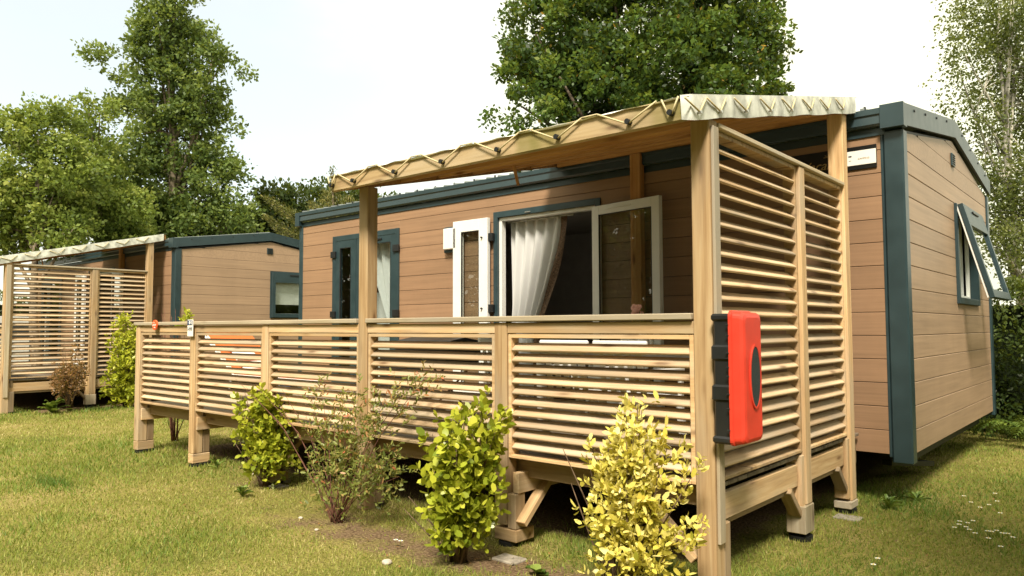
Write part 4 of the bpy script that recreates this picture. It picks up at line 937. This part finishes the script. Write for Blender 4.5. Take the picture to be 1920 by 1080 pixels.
for i, (px, py, r, d, lb) in enumerate(bgt):
    bl_ = [B(px, py, r, d), B(px-r*.5, py+r*.6, r*.8, d), B(px+r*.5, py+r*.6, r*.8, d), B(px, py+r*1.4, r*1.2, d)]
    tree('background_tree', lb, (at(px, 617, d).x, at(px, 617, d).y, 0), bl_, 'darkleaf', 'bark', 260, 44, .17, 20+i, .16, None, 6, .5, .35, .6, twigs=20)
# birch at the right
br = [B(px, py, r, 15, dd, w) for px, py, r, dd, w in [(1870, 20, 75, 0, 1), (1815, 120, 55, 0, .8), (1895, 160, 70, .5, .9), (1768, 185, 26, 0, .45), (1830, 230, 50, 0, .7), (1885, 320, 70, 0, .9), (1865, 425, 55, 0, .9), (1940, 60, 110, 0, 1), (1950, 420, 110, 0, 1), (1945, 250, 90, .5, 1), (1800, 60, 30, 0, .35), (1900, 480, 50, -.5, 1)]]
bt = tree('birch_tree', 'slender pale birch with sparse hanging leaves at the right edge', (at(1915, 617, 15).x, at(1915, 617, 15).y, 0), br, 'birchleaf', 'birchbark', 620, 60, .064, 15, .10, at(1868, 0, 15), 20, .34, .2, .7, .5, twigs=160, flat=1.5, ntw=7)
# cedar: upright stem with arching sprays
def cedar():
    b = at(640, 617, 21); b.z = 0; t = thing('cedar_tree', b, 'yellowish cedar with arching sprays above the left end of the roof', 'tree', 'trees behind the homes')
    top = at(622, 322, 21); rg = np.random.default_rng(3); r_ = random.Random(3)
    MB().tube([b, b.lerp(top, .5)+Vector((.05, 0, 0)), top], [.13, .08, .012], 8).build('trunk', 'bark', t, True)
    Ps, Ds = [], []
    ends = [(500, 370), (497, 405), (520, 430), (545, 395), (560, 420), (585, 380), (600, 410), (575, 440), (690, 400), (670, 380), (700, 430), (655, 370), (540, 455), (610, 360), (630, 350), (720, 440)]
    for k, (px, py) in enumerate(ends):
        e = at(px, py, 21+r_.uniform(-.8, .8)); hz = max(2.4, e.z-1.0-r_.uniform(0, .5)); f_ = hz/top.z; s = b.lerp(top, f_); mid = s.lerp(e, .5)+Vector((0, 0, -.12))
        MB().tube([s, mid, e], [.04, .025, .006], 5).build('limb', 'bark', t, True)
        n = 1500; u = rg.random(n)**.7; A = np.array([(1-v)**2*np.array(s)+2*v*(1-v)*np.array(mid)+v*v*np.array(e) for v in u]); wd = .05+.26*(1-u)
        A += rg.normal(0, 1, (n, 3))*wd[:, None]*np.array([1, 1, .45]); Ps.append(A); Ds.append(np.tile(np.array((e-s).normalized())*1.2, (n, 1)))
    n = 500; u = .75+.25*rg.random(n); A = np.array([np.array(b.lerp(top+Vector((0, 0, .12)), v)) for v in u])+rg.normal(0, .05, (n, 3)); Ps.append(A); Ds.append(np.tile([0, 0, 1.5], (n, 1)))
    P = np.concatenate(Ps); D = np.concatenate(Ds); tn = np.clip(.5+rg.normal(0, .22, len(P)), 0, 1)
    V, Q, T_ = leaves(P, .085, .28, .1, D, 0, 3, tn, .7); link('crown', npmesh('crown', V, Q, 'conifer', T_), 'conifer', t)
cedar()
# hedges
def hedge(name, label, p0, p1, th, h, n, leaf, mat, seed, topn=.25):
    r_ = np.random.default_rng(seed); p0, p1 = np.array(p0, float), np.array(p1, float); ax = p1-p0; L = np.linalg.norm(ax); ax /= L; nr = np.array([-ax[1], ax[0]])
    u = r_.random(n)*L; z = r_.random(n)**.9*h; side = r_.choice([-1, 1], n, p=[.72, .28]); bulge = .22*np.sin(u*2.1)+.15*np.sin(u*5.3+z*3)+.1*np.sin(z*6+u)
    v = side*(th/2+bulge-.25*r_.random(n)**2-.22*(z/h)**4); topm = r_.random(n) < topn; v = np.where(topm, r_.uniform(-th/2, th/2, n), v)
    z = np.where(topm, h+.15*np.sin(u*3.3)+.1*np.sin(u*7.1)-.25*r_.random(n), z)
    xy = p0+ax*u[:, None]+nr*v[:, None]; P = np.concatenate([xy, z[:, None]], 1)
    cl = .5+.22*np.sin(u*6+z*5)*np.sin(z*8-u*3); tone = np.clip(cl+.25*(z/h-.5)+r_.normal(0, .16, n), 0, 1)
    V, Q, T_ = leaves(P, leaf, .5, .1, np.concatenate([nr*side[:, None]*.8, np.zeros((n, 1))], 1), .2, seed, tone)
    t = thing(name, (*((p0+p1)/2), 0), label, 'hedge', 'clipped hedges between the plots'); link('foliage', npmesh('foliage', V, Q, mat, T_), mat, t)
    st = MB(); k = int(L/.5)
    for i in range(k):
        p = p0+ax*(i+.5)*L/k; st.tube([(p[0], p[1], 0), (p[0]+.05*math.sin(i*3), p[1], h*.85)], [.035, .012], 5)
    st.build('stem', 'bark', t)
    # dense dark heart of twigs and leaves
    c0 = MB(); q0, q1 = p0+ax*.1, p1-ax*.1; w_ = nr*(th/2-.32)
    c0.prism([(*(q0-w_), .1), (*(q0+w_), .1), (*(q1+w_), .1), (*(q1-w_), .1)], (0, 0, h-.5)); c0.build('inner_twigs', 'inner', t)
    return t
hedge('hedge', 'dense dark hedge with ferns at its foot at the right edge', (-12.0, 8.4), (7.5, 9.4), 1.3, 2.25, 90000, .075, 'hedgeleaf', 31)
hedge('hedge', 'long leafy hedge behind both mobile homes', (-1.5, 11.6), (-36, 12.6), 1.6, 2.9, 70000, .11, 'darkleaf', 32)
hedge('hedge', 'dark hedge closing the lawn at the far left', (-36, 12), (-34, -12), 1.6, 3.0, 26000, .12, 'darkleaf', 33)
# the wood that closes the lawn behind the viewer: what the door glass mirrors and what keeps the low sky off the terrace
def woodland():
    rg = np.random.default_rng(77); blobs = []
    line = [(-38, -3), (-33, -8), (-27, -11), (-21, -13.5), (-15, -15), (-9, -16), (-3, -16), (3, -15), (8.5, -12), (11.5, -7), (13, -1), (14, 5), (15, 11)]
    for (x0, y0), (x1, y1) in zip(line[:-1], line[1:]):
        for k in range(3):
            f_ = k/3; x = x0+(x1-x0)*f_+rg.normal(0, .4); y = y0+(y1-y0)*f_+rg.normal(0, .4); h = rg.uniform(6.5, 9.5) if x < 9 else rg.uniform(4.5, 6)
            for q in range(3): blobs.append((Vector((x+rg.normal(0, .7), y+rg.normal(0, .7), h*(.30+.27*q))), 1.9-.15*q))
            blobs.append((Vector((x, y, 1.2)), 1.7))
    P, od, tone, C = crown_points(blobs, 3600, 30, .95, 77, .3, .8); P[:, 2] = np.maximum(P[:, 2], .1)
    V, Q, T_ = leaves(P, .42, .6, .1, od, 0, 77, tone)
    tag(link('woodland', npmesh('woodland', V, Q, 'darkleaf', T_), 'darkleaf'), 'dark wood across the lawn, seen only as a reflection in the door glass', 'wood', kind='stuff')
woodland()
b_ = [(Vector((4.3, -1.9, 5.2)), 1.7), (Vector((5.0, -.6, 5.6)), 1.7), (Vector((4.2, -2.6, 6.4)), 1.3), (Vector((5.4, -3.0, 4.4)), 1.5)]
tree('lawn_tree', 'broad tree on the lawn just right of the viewer, shading the near corner', (5.0, -1.8, 0), b_, 'darkleaf', 'bark', 300, 40, .16, 61, .2, None, 7, .5, .3, .6, twigs=20, grp='trees across the lawn')

# ------------------------------------------------------------------ shrubs with single leaves
def leafmesh(L, w_, mat):
    us = (0, .10, .28, .50, .72, .90, 1.0); ws = (0, .26, .46, .5, .42, .20, 0); V = []; Fc = []
    for u, q in zip(us, ws):
        z = .05*u-.13*u*u; V += [(u*L, q*w_, (z+.03)*L if q else z*L), (u*L, 0, z*L), (u*L, -q*w_, (z+.03)*L if q else z*L)]
    for i in range(6):
        for k in (0, 1):
            f = [i*3+k, i*3+k+1, i*3+k+4, i*3+k+3]
            if i == 0: f = [1, 4+k, 3+k] if k else [1, 4, 3]
            if i == 5: f = [15+k, 16+k, 19]
            Fc.append(f)
    me = bpy.data.meshes.new('leaf'); me.from_pydata(V, [], Fc); me.polygons.foreach_set('use_smooth', [True]*len(Fc)); me.materials.append(M[mat]); return me
def shrub(name, label, base, tips, cm, om, stem, L, asp, nobj, nstuff, seed, spread=.10, grp=None, arch=.0, whorl=5, along=.75, curl=.5, thick=.8):
    """stems from base to each tip; leaves set in whorls along the outer part of the stems"""
    r_ = random.Random(seed); base = Vector(base); t = thing(name, base, label, 'shrub', grp)
    nodes = []
    for k, tp in enumerate(tips):
        tp = Vector(tp); st = base+Vector((r_.uniform(-.05, .05), r_.uniform(-.04, .04), 0)); mid = st.lerp(tp, .5)+Vector((r_.uniform(-.04, .04), r_.uniform(-.04, .04), arch*(tp-st).length))
        MB().tube([st, st.lerp(mid, .5), mid, mid.lerp(tp, .5), tp], [q*thick for q in (.011, .009, .007, .005, .0028)], 5).build('stem', stem, t, True)
        for j in range(40):
            u = 1-along*r_.random()**1.15; p = st*(1-u)**2+mid*2*u*(1-u)+tp*u*u; ax = (tp-mid).normalized()
            q = p+Vector((r_.gauss(0, 1), r_.gauss(0, 1), r_.gauss(0, .8)))*spread*(1.15-u*.7); nodes.append((q, (q-p).normalized()*.8+ax*.7, u))
    r_.shuffle(nodes); me = [leafmesh(L*s_, L*s_*asp, om) for s_ in (.75, .95, 1.15)]; cnt = 0; Ps, Ds = [], []
    nodes.sort(key=lambda q: -(q[0]-CAMP).dot(-FW)-.0)
    nodes.sort(key=lambda q: (q[0]-CAMP).length+r_.uniform(-.1, .1))
    for q, ax, u in nodes:
        ax = ax.normalized(); side = ax.orthogonal().normalized(); ph = r_.uniform(0, 6.28)
        for w_ in range(whorl):
            d = (Quaternion(ax, ph+w_*2.4) @ side)*r_.uniform(.5, 1.0)+ax*r_.uniform(.2, .9)+Vector((0, 0, .15)); d.normalize(); p = q+ax*.012*w_+Vector((r_.gauss(0, .006), r_.gauss(0, .006), 0))
            if cnt < nobj:
                nrm = (Vector((0, 0, 1))+Vector((r_.gauss(0, curl), r_.gauss(0, curl), 0))); y = nrm.cross(d).normalized(); z = d.cross(y)
                mw = Matrix(((d.x, y.x, z.x, p.x), (d.y, y.y, z.y, p.y), (d.z, y.z, z.z, p.z), (0, 0, 0, 1))); link('leaf', me[r_.randrange(3)], None, t, mw); cnt += 1
            elif len(Ps) < nstuff: Ps.append(tuple(p)); Ds.append(tuple(d*2.5))
    if Ps:
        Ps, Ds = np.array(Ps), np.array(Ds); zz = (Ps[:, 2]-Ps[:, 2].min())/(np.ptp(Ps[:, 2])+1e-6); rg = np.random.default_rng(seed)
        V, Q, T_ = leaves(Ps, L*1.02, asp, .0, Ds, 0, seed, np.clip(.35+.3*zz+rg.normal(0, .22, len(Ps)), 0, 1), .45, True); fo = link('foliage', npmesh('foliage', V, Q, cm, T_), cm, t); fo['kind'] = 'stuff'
    return t
def tips_in(c, rx, ry, z0, z1, n, seed, taper=0.):
    r_ = random.Random(seed); out = []
    for i in range(n):
        a = r_.uniform(0, 6.283); rr = math.sqrt(r_.random()); z = z0+(z1-z0)*r_.random()**.8; f_ = 1-taper*(z-z0)/(z1-z0); out.append((c[0]+rx*rr*math.cos(a)*f_, c[1]+ry*rr*math.sin(a)*f_, z))
    return out
shrub('lime_shrub', 'lime green shrub with round glossy leaves near the middle of the rail', (-1.60, -.46, 0), tips_in((-1.58, -.44), .34, .27, .35, .90, 44, 1, .3)+[(-1.98, -.62, .32), (-1.95, -.6, .40), (-1.64, -.4, 1.02), (-1.45, -.4, 1.05), (-1.30, -.38, .98), (-1.75, -.45, .93), (-1.52, -.5, .97)], 'shrublime', 'shrublime_o', 'stem', .060, .66, 295, 2300, 41, .075, 'lime green shrubs', whorl=4)
shrub('lime_shrub', 'smaller lime green shrub left of the reddish wispy one', (-4.72, -.02, 0), tips_in((-4.76, -.05), .36, .28, .3, .98, 44, 2, .2), 'shrublime', 'shrublime_o', 'stem', .054, .66, 285, 2000, 42, .085, 'lime green shrubs', whorl=4)
shrub('yellow_shrub', 'bright yellow leaved shrub beside the corner post', (-.36, -.42, 0), tips_in((-.34, -.36), .30, .22, .2, .95, 46, 3, .45)+[(-.31, -.3, 1.13), (-.36, -.35, 1.06), (-.42, -.36, 1.0), (-.27, -.33, 1.08), (-.58, -.4, .88), (-.62, -.38, .80), (-.12, -.3, .9), (-.2, -.3, 1.0), (-.78, -.4, .82), (.02, -.30, .74), (.03, -.32, .5), (-.72, -.4, .62)], 'shrubyel', 'shrubyel_o', 'stem', .050, .46, 298, 3000, 43, .075, None, whorl=5)
sB = [(-5.0, -.2, 1.05), (-4.8, -.2, .98), (-4.5, -.25, 1.0), (-4.2, -.2, .85), (-4.0, -.3, 1.0), (-3.7, -.2, .95), (-3.4, -.3, 1.02), (-3.2, -.2, .9), (-2.95, -.25, 1.05), (-2.6, -.25, 1.02), (-2.35, -.2, 1.15), (-2.2, -.2, 1.2), (-3.6, -.3, .7), (-3.0, -.3, .6), (-2.7, -.3, .5), (-2.5, -.3, .55), (-2.45, -.25, .42), (-2.8, -.4, .35), (-3.3, -.4, .4), (-3.15, -.35, .75), (-2.9, -.3, .8)]
shrub('wispy_shrub', 'wispy shrub with thin stems and reddish leaf tips spreading across the rail', (-3.05, -.38, 0), sB, 'shrubred', 'shrubred', 'redstem', .040, .36, 0, 3600, 44, .12, None, whorl=6, along=.62, arch=.08, thick=.5)
shrub('lime_shrub', 'lime shrub growing behind the left end of the terrace rail', (-8.35, .75, 0), [(-8.85, .8, 1.85), (-8.7, .7, 1.78), (-8.5, .8, 1.83), (-8.6, .8, 1.72), (-8.35, .8, 1.82), (-8.4, .7, 1.74), (-8.9, .9, 1.72), (-8.75, .7, 1.6), (-8.2, .8, 1.76), (-8.1, .9, .6), (-8.2, .6, .5)], 'shrublime', 'shrublime_o', 'redstem', .085, .36, 80, 160, 45, .05, 'lime green shrubs', whorl=3, along=.14)
shrub('lime_shrub', 'tall narrow lime shrub against the far left screen', (-13.55, 2.2, 0), tips_in((-13.5, 2.1), .42, .35, .3, 1.9, 46, 5, .55), 'shrublime', 'shrublime', 'stem', .07, .5, 0, 5200, 46, .10, 'lime green shrubs', whorl=4)
shrub('rust_shrub', 'rusty brown leaved shrub before the far left screen', (-13.75, 1.25, 0), tips_in((-13.7, 1.2), .65, .3, .45, .85, 26, 6)+[(-14.0, 1.2, 1.3), (-14.1, 1.2, 1.15), (-13.3, 1.2, 1.25), (-13.2, 1.2, 1.1), (-13.6, 1.2, .95)], 'rustleaf', 'rustleaf', 'stem', .045, .45, 0, 2600, 47, .09, None, whorl=3, along=.5)
shrub('yellow_shrub', 'small yellow shrub at the left edge beside the far terrace', (-15.4, .1, 0), tips_in((-15.6, .05), .4, .3, .4, 1.25, 26, 7, .3), 'shrubyel', 'shrubyel', 'stem', .06, .5, 0, 2400, 48, .09, None, whorl=4)

# broadleaf clumps, ferns, daisies, stones
def rosette(name, label, c, n, L, w_, mat, seed, rise=.5, cat='plant', grp=None):
    r_ = random.Random(seed); t = thing(name, c, label, cat, grp); c = Vector(c)
    for k in range(n):
        a = r_.uniform(0, 6.283); l = L*r_.uniform(.6, 1.1); e = R(r_.uniform(15, 75))*rise; V = []; Fc = []; m = 6; dr = Vector((math.cos(a), math.sin(a), 0)); sd = Vector((-math.sin(a), math.cos(a), 0))
        for i in range(m+1):
            u = i/m; p = c+dr*l*u*math.cos(e)+Vector((0, 0, .005+l*math.sin(e)*(u-.62*u*u)*1.6)); ww = w_*math.sin(math.pi*min(.98, u*.9+.08))*.5; V += [p-sd*ww+Vector((0, 0, .012)), p, p+sd*ww+Vector((0, 0, .012))]
        for i in range(m):
            for q in (0, 1): Fc.append([i*3+q, i*3+q+1, i*3+q+4, i*3+q+3])
        o = MB().poly(V, Fc).build('leaf', mat, t, True); at_ = o.data.attributes.new('tone', 'FLOAT', 'POINT'); at_.data.foreach_set('value', [r_.random()]*len(o.data.vertices))
    return t
rosette('dock_plant', 'broad leaved dock growing at the foot of the rusty shrub', (-13.45, .85, 0), 16, .42, .13, 'weed', 1, 1.0)
rosette('dock_plant', 'dock leaves on the bare soil between the yellow shrub and the lime one', (-1.02, -.35, 0), 6, .11, .075, 'weed', 2, .8)
rosette('dock_plant', 'low weed with narrow leaves right of the second rail post', (-5.95, .12, 0), 9, .16, .03, 'weed', 3, 1.2)
rosette('dock_plant', 'low weed below the smaller lime shrub', (-4.45, -.42, 0), 14, .17, .035, 'weed', 4, 1.0)
rosette('dock_plant', 'green weed tuft under the second post of the near terrace', (-5.5, .35, 0), 10, .2, .035, 'weed', 5, 1.1)
rosette('dock_plant', 'weed tuft beside the foot of the rear screen post', (.2, 2.9, 0), 14, .16, .03, 'weed', 6, 1.0)
rosette('dock_plant', 'weed tuft in the shade below the corner of the home', (.32, 3.35, 0), 12, .15, .03, 'weed', 7, 1.0)
def ferns():
    for i, (x, y, s_, lb) in enumerate([(.75, 7.55, .8, 'fern leaning out from the foot of the hedge beside the home'), (1.15, 7.9, .75, 'fern at the hedge foot right of the first one'), (.45, 8.05, .7, 'fern behind the rear corner of the home'), (1.6, 7.6, .7, 'fern nearest the right edge')]):
        t = thing('fern', (x, y, 0), lb, 'fern', 'ferns along the hedge'); r_ = random.Random(i+70)
        for k in range(13):
            a = r_.uniform(0, 6.283) if k > 4 else r_.uniform(-2.6, -.6); L = s_*r_.uniform(.7, 1.1); dr = Vector((math.cos(a), math.sin(a), 0)); sd = Vector((-math.sin(a), math.cos(a), 0)); V = []; Fc = []; m = 16
            P = [Vector((x, y, .02))+dr*L*(u/m)*.85+Vector((0, 0, L*(1.35*(u/m)-1.15*(u/m)**2))) for u in range(m+1)]
            for u in range(2, m):
                w_ = .17*s_*math.sin(math.pi*min(1, u/m*1.02))**.7*(1-.4*u/m)
                for sg in (-1, 1):
                    n0 = len(V); V += [P[u], P[u]+sd*sg*w_*.5+dr*.035+Vector((0, 0, .0)), P[u]+sd*sg*w_+dr*.03-Vector((0, 0, .03)), P[u]+sd*sg*w_*.5-dr*.006]; Fc.append([n0, n0+1, n0+2, n0+3])
            o = MB().poly(V, Fc).build('frond', 'fern', t); at_ = o.data.attributes.new('tone', 'FLOAT', 'POINT'); at_.data.foreach_set('value', [r_.random()]*len(o.data.vertices))
ferns()
def gpt(px, py):
    d = FW+RT*((px-960)/F)-UP*((py-540)/F); return CAMP+d*(-CAMP.z/d.z)
dm = MB()
for k in range(9):
    a = k*2*math.pi/9; dm.poly([(0, 0, 0), (math.cos(a-.28)*.011, math.sin(a-.28)*.011, .003), (math.cos(a)*.015, math.sin(a)*.015, .002), (math.cos(a+.28)*.011, math.sin(a+.28)*.011, .003)], [(0, 1, 2, 3)])
for i, (px, py) in enumerate([(1808, 941), (1821, 953), (1838, 963), (1855, 958), (1866, 936), (1870, 951), (1876, 974), (1790, 1002), (1799, 996), (1800, 990), (1812, 1001), (1815, 993), (1818, 1006), (1825, 989), (1829, 1013), (1852, 1009), (1860, 1010), (1869, 1008), (1854, 1023), (1880, 1013), (1890, 1014), (1900, 1021), (1877, 1039), (1638, 1074), (1646, 1062), (742, 1026), (751, 1028)]):
    p = gpt(px, py); t = thing('daisy', p, 'small white daisy in the grass right of the home' if i < 23 else ('small white daisy at the bottom edge beneath the side screen' if i < 25 else 'small white daisy on the soil by the wispy shrub'), 'daisy', 'daisies in the lawn' if i < 23 else ('daisies at the bottom edge' if i < 25 else 'daisies by the wispy shrub'))
    h = .05; MB().tube([p, p+Vector((0, 0, h))], .0012, 4).build('stalk', 'weed', t)
    o = MB(); o.V = [tuple(Vector(v)*1.25+p+Vector((0, 0, h))) for v in dm.V]; o.F = list(dm.F); o.build('petals', 'petal', t); MB().sphere(p+Vector((0, 0, h+.003)), .0055, 8, 5, (1, 1, .5)).build('disc', 'yolk', t)
def stone(p, r_, lb, seed, grp=None):
    q = random.Random(seed); o = MB().sphere((0, 0, 0), r_, 11, 8, (1, .85, .62)); ph = [q.uniform(0, 6.28) for _ in range(4)]
    o.V = [tuple(Vector(v)*(1+.12*math.sin(v[0]/r_*3+ph[0])+.10*math.sin(v[1]/r_*4+ph[1])+.07*math.sin(v[2]/r_*5+ph[2]))+Vector(p)+Vector((0, 0, r_*.35))) for v in o.V]
    tag(o.build('stone', 'stone', None, True), lb, 'stone', grp)
for i, (px, py, r_, lb) in enumerate([(725, 1057, .035, 'rounded beige stone on the lawn below the lime shrub'), (537, 905, .045, 'pale stone against the foot of the smaller lime shrub'), (593, 995, .018, 'small pale stone left of the wispy shrub'), (477, 890, .022, 'pale pebble in the grass left of the smaller lime shrub'), (383, 864, .025, 'pale stone beside the second post foot'), (564, 973, .02, 'pale pebble at the edge of the bed')]):
    stone(gpt(px, py), r_, lb, i)
for px, py, lb in [(1590, 972, 'flat concrete pad under the rear screen post'), (955, 1050, 'round concrete pad under the middle rail post'), (520, 912, 'concrete pad half buried behind the smaller lime shrub')]:
    p = gpt(px, py); tag(MB().box((p.x-.10, p.y-.07, -.01), (p.x+.10, p.y+.07, .014), .006).build('paving_pad', 'concrete'), lb, 'paving pad', 'concrete pads under the posts')
# leaf litter
def litter(n=640):
    r_ = np.random.default_rng(9); x = r_.uniform(-5, 1.3, n); y = r_.uniform(-1.1, .4, n); m_ = r_.random(n) < .3; x = np.where(m_, r_.uniform(.2, 1.3, n), x); y = np.where(m_, r_.uniform(1.5, 5, n), y)
    m_ = r_.random(n) < .4; x = np.where(m_, r_.uniform(-9, 3, n), x); y = np.where(m_, r_.uniform(-3, 2.5, n), y)
    P = np.stack([x, y, np.full(n, .020)], 1); V, Q, T_ = leaves(P, .03, .55, 0, None, 0, 9, None); V[:, 2] = .018+np.abs(V[:, 2]-.020)*.3
    tag(link('litter', npmesh('litter', V, Q, 'rustleaf', T_), 'rustleaf'), 'scattered dry brown leaves on the soil of the bed and the lawn', 'dry leaves', kind='stuff')
litter()
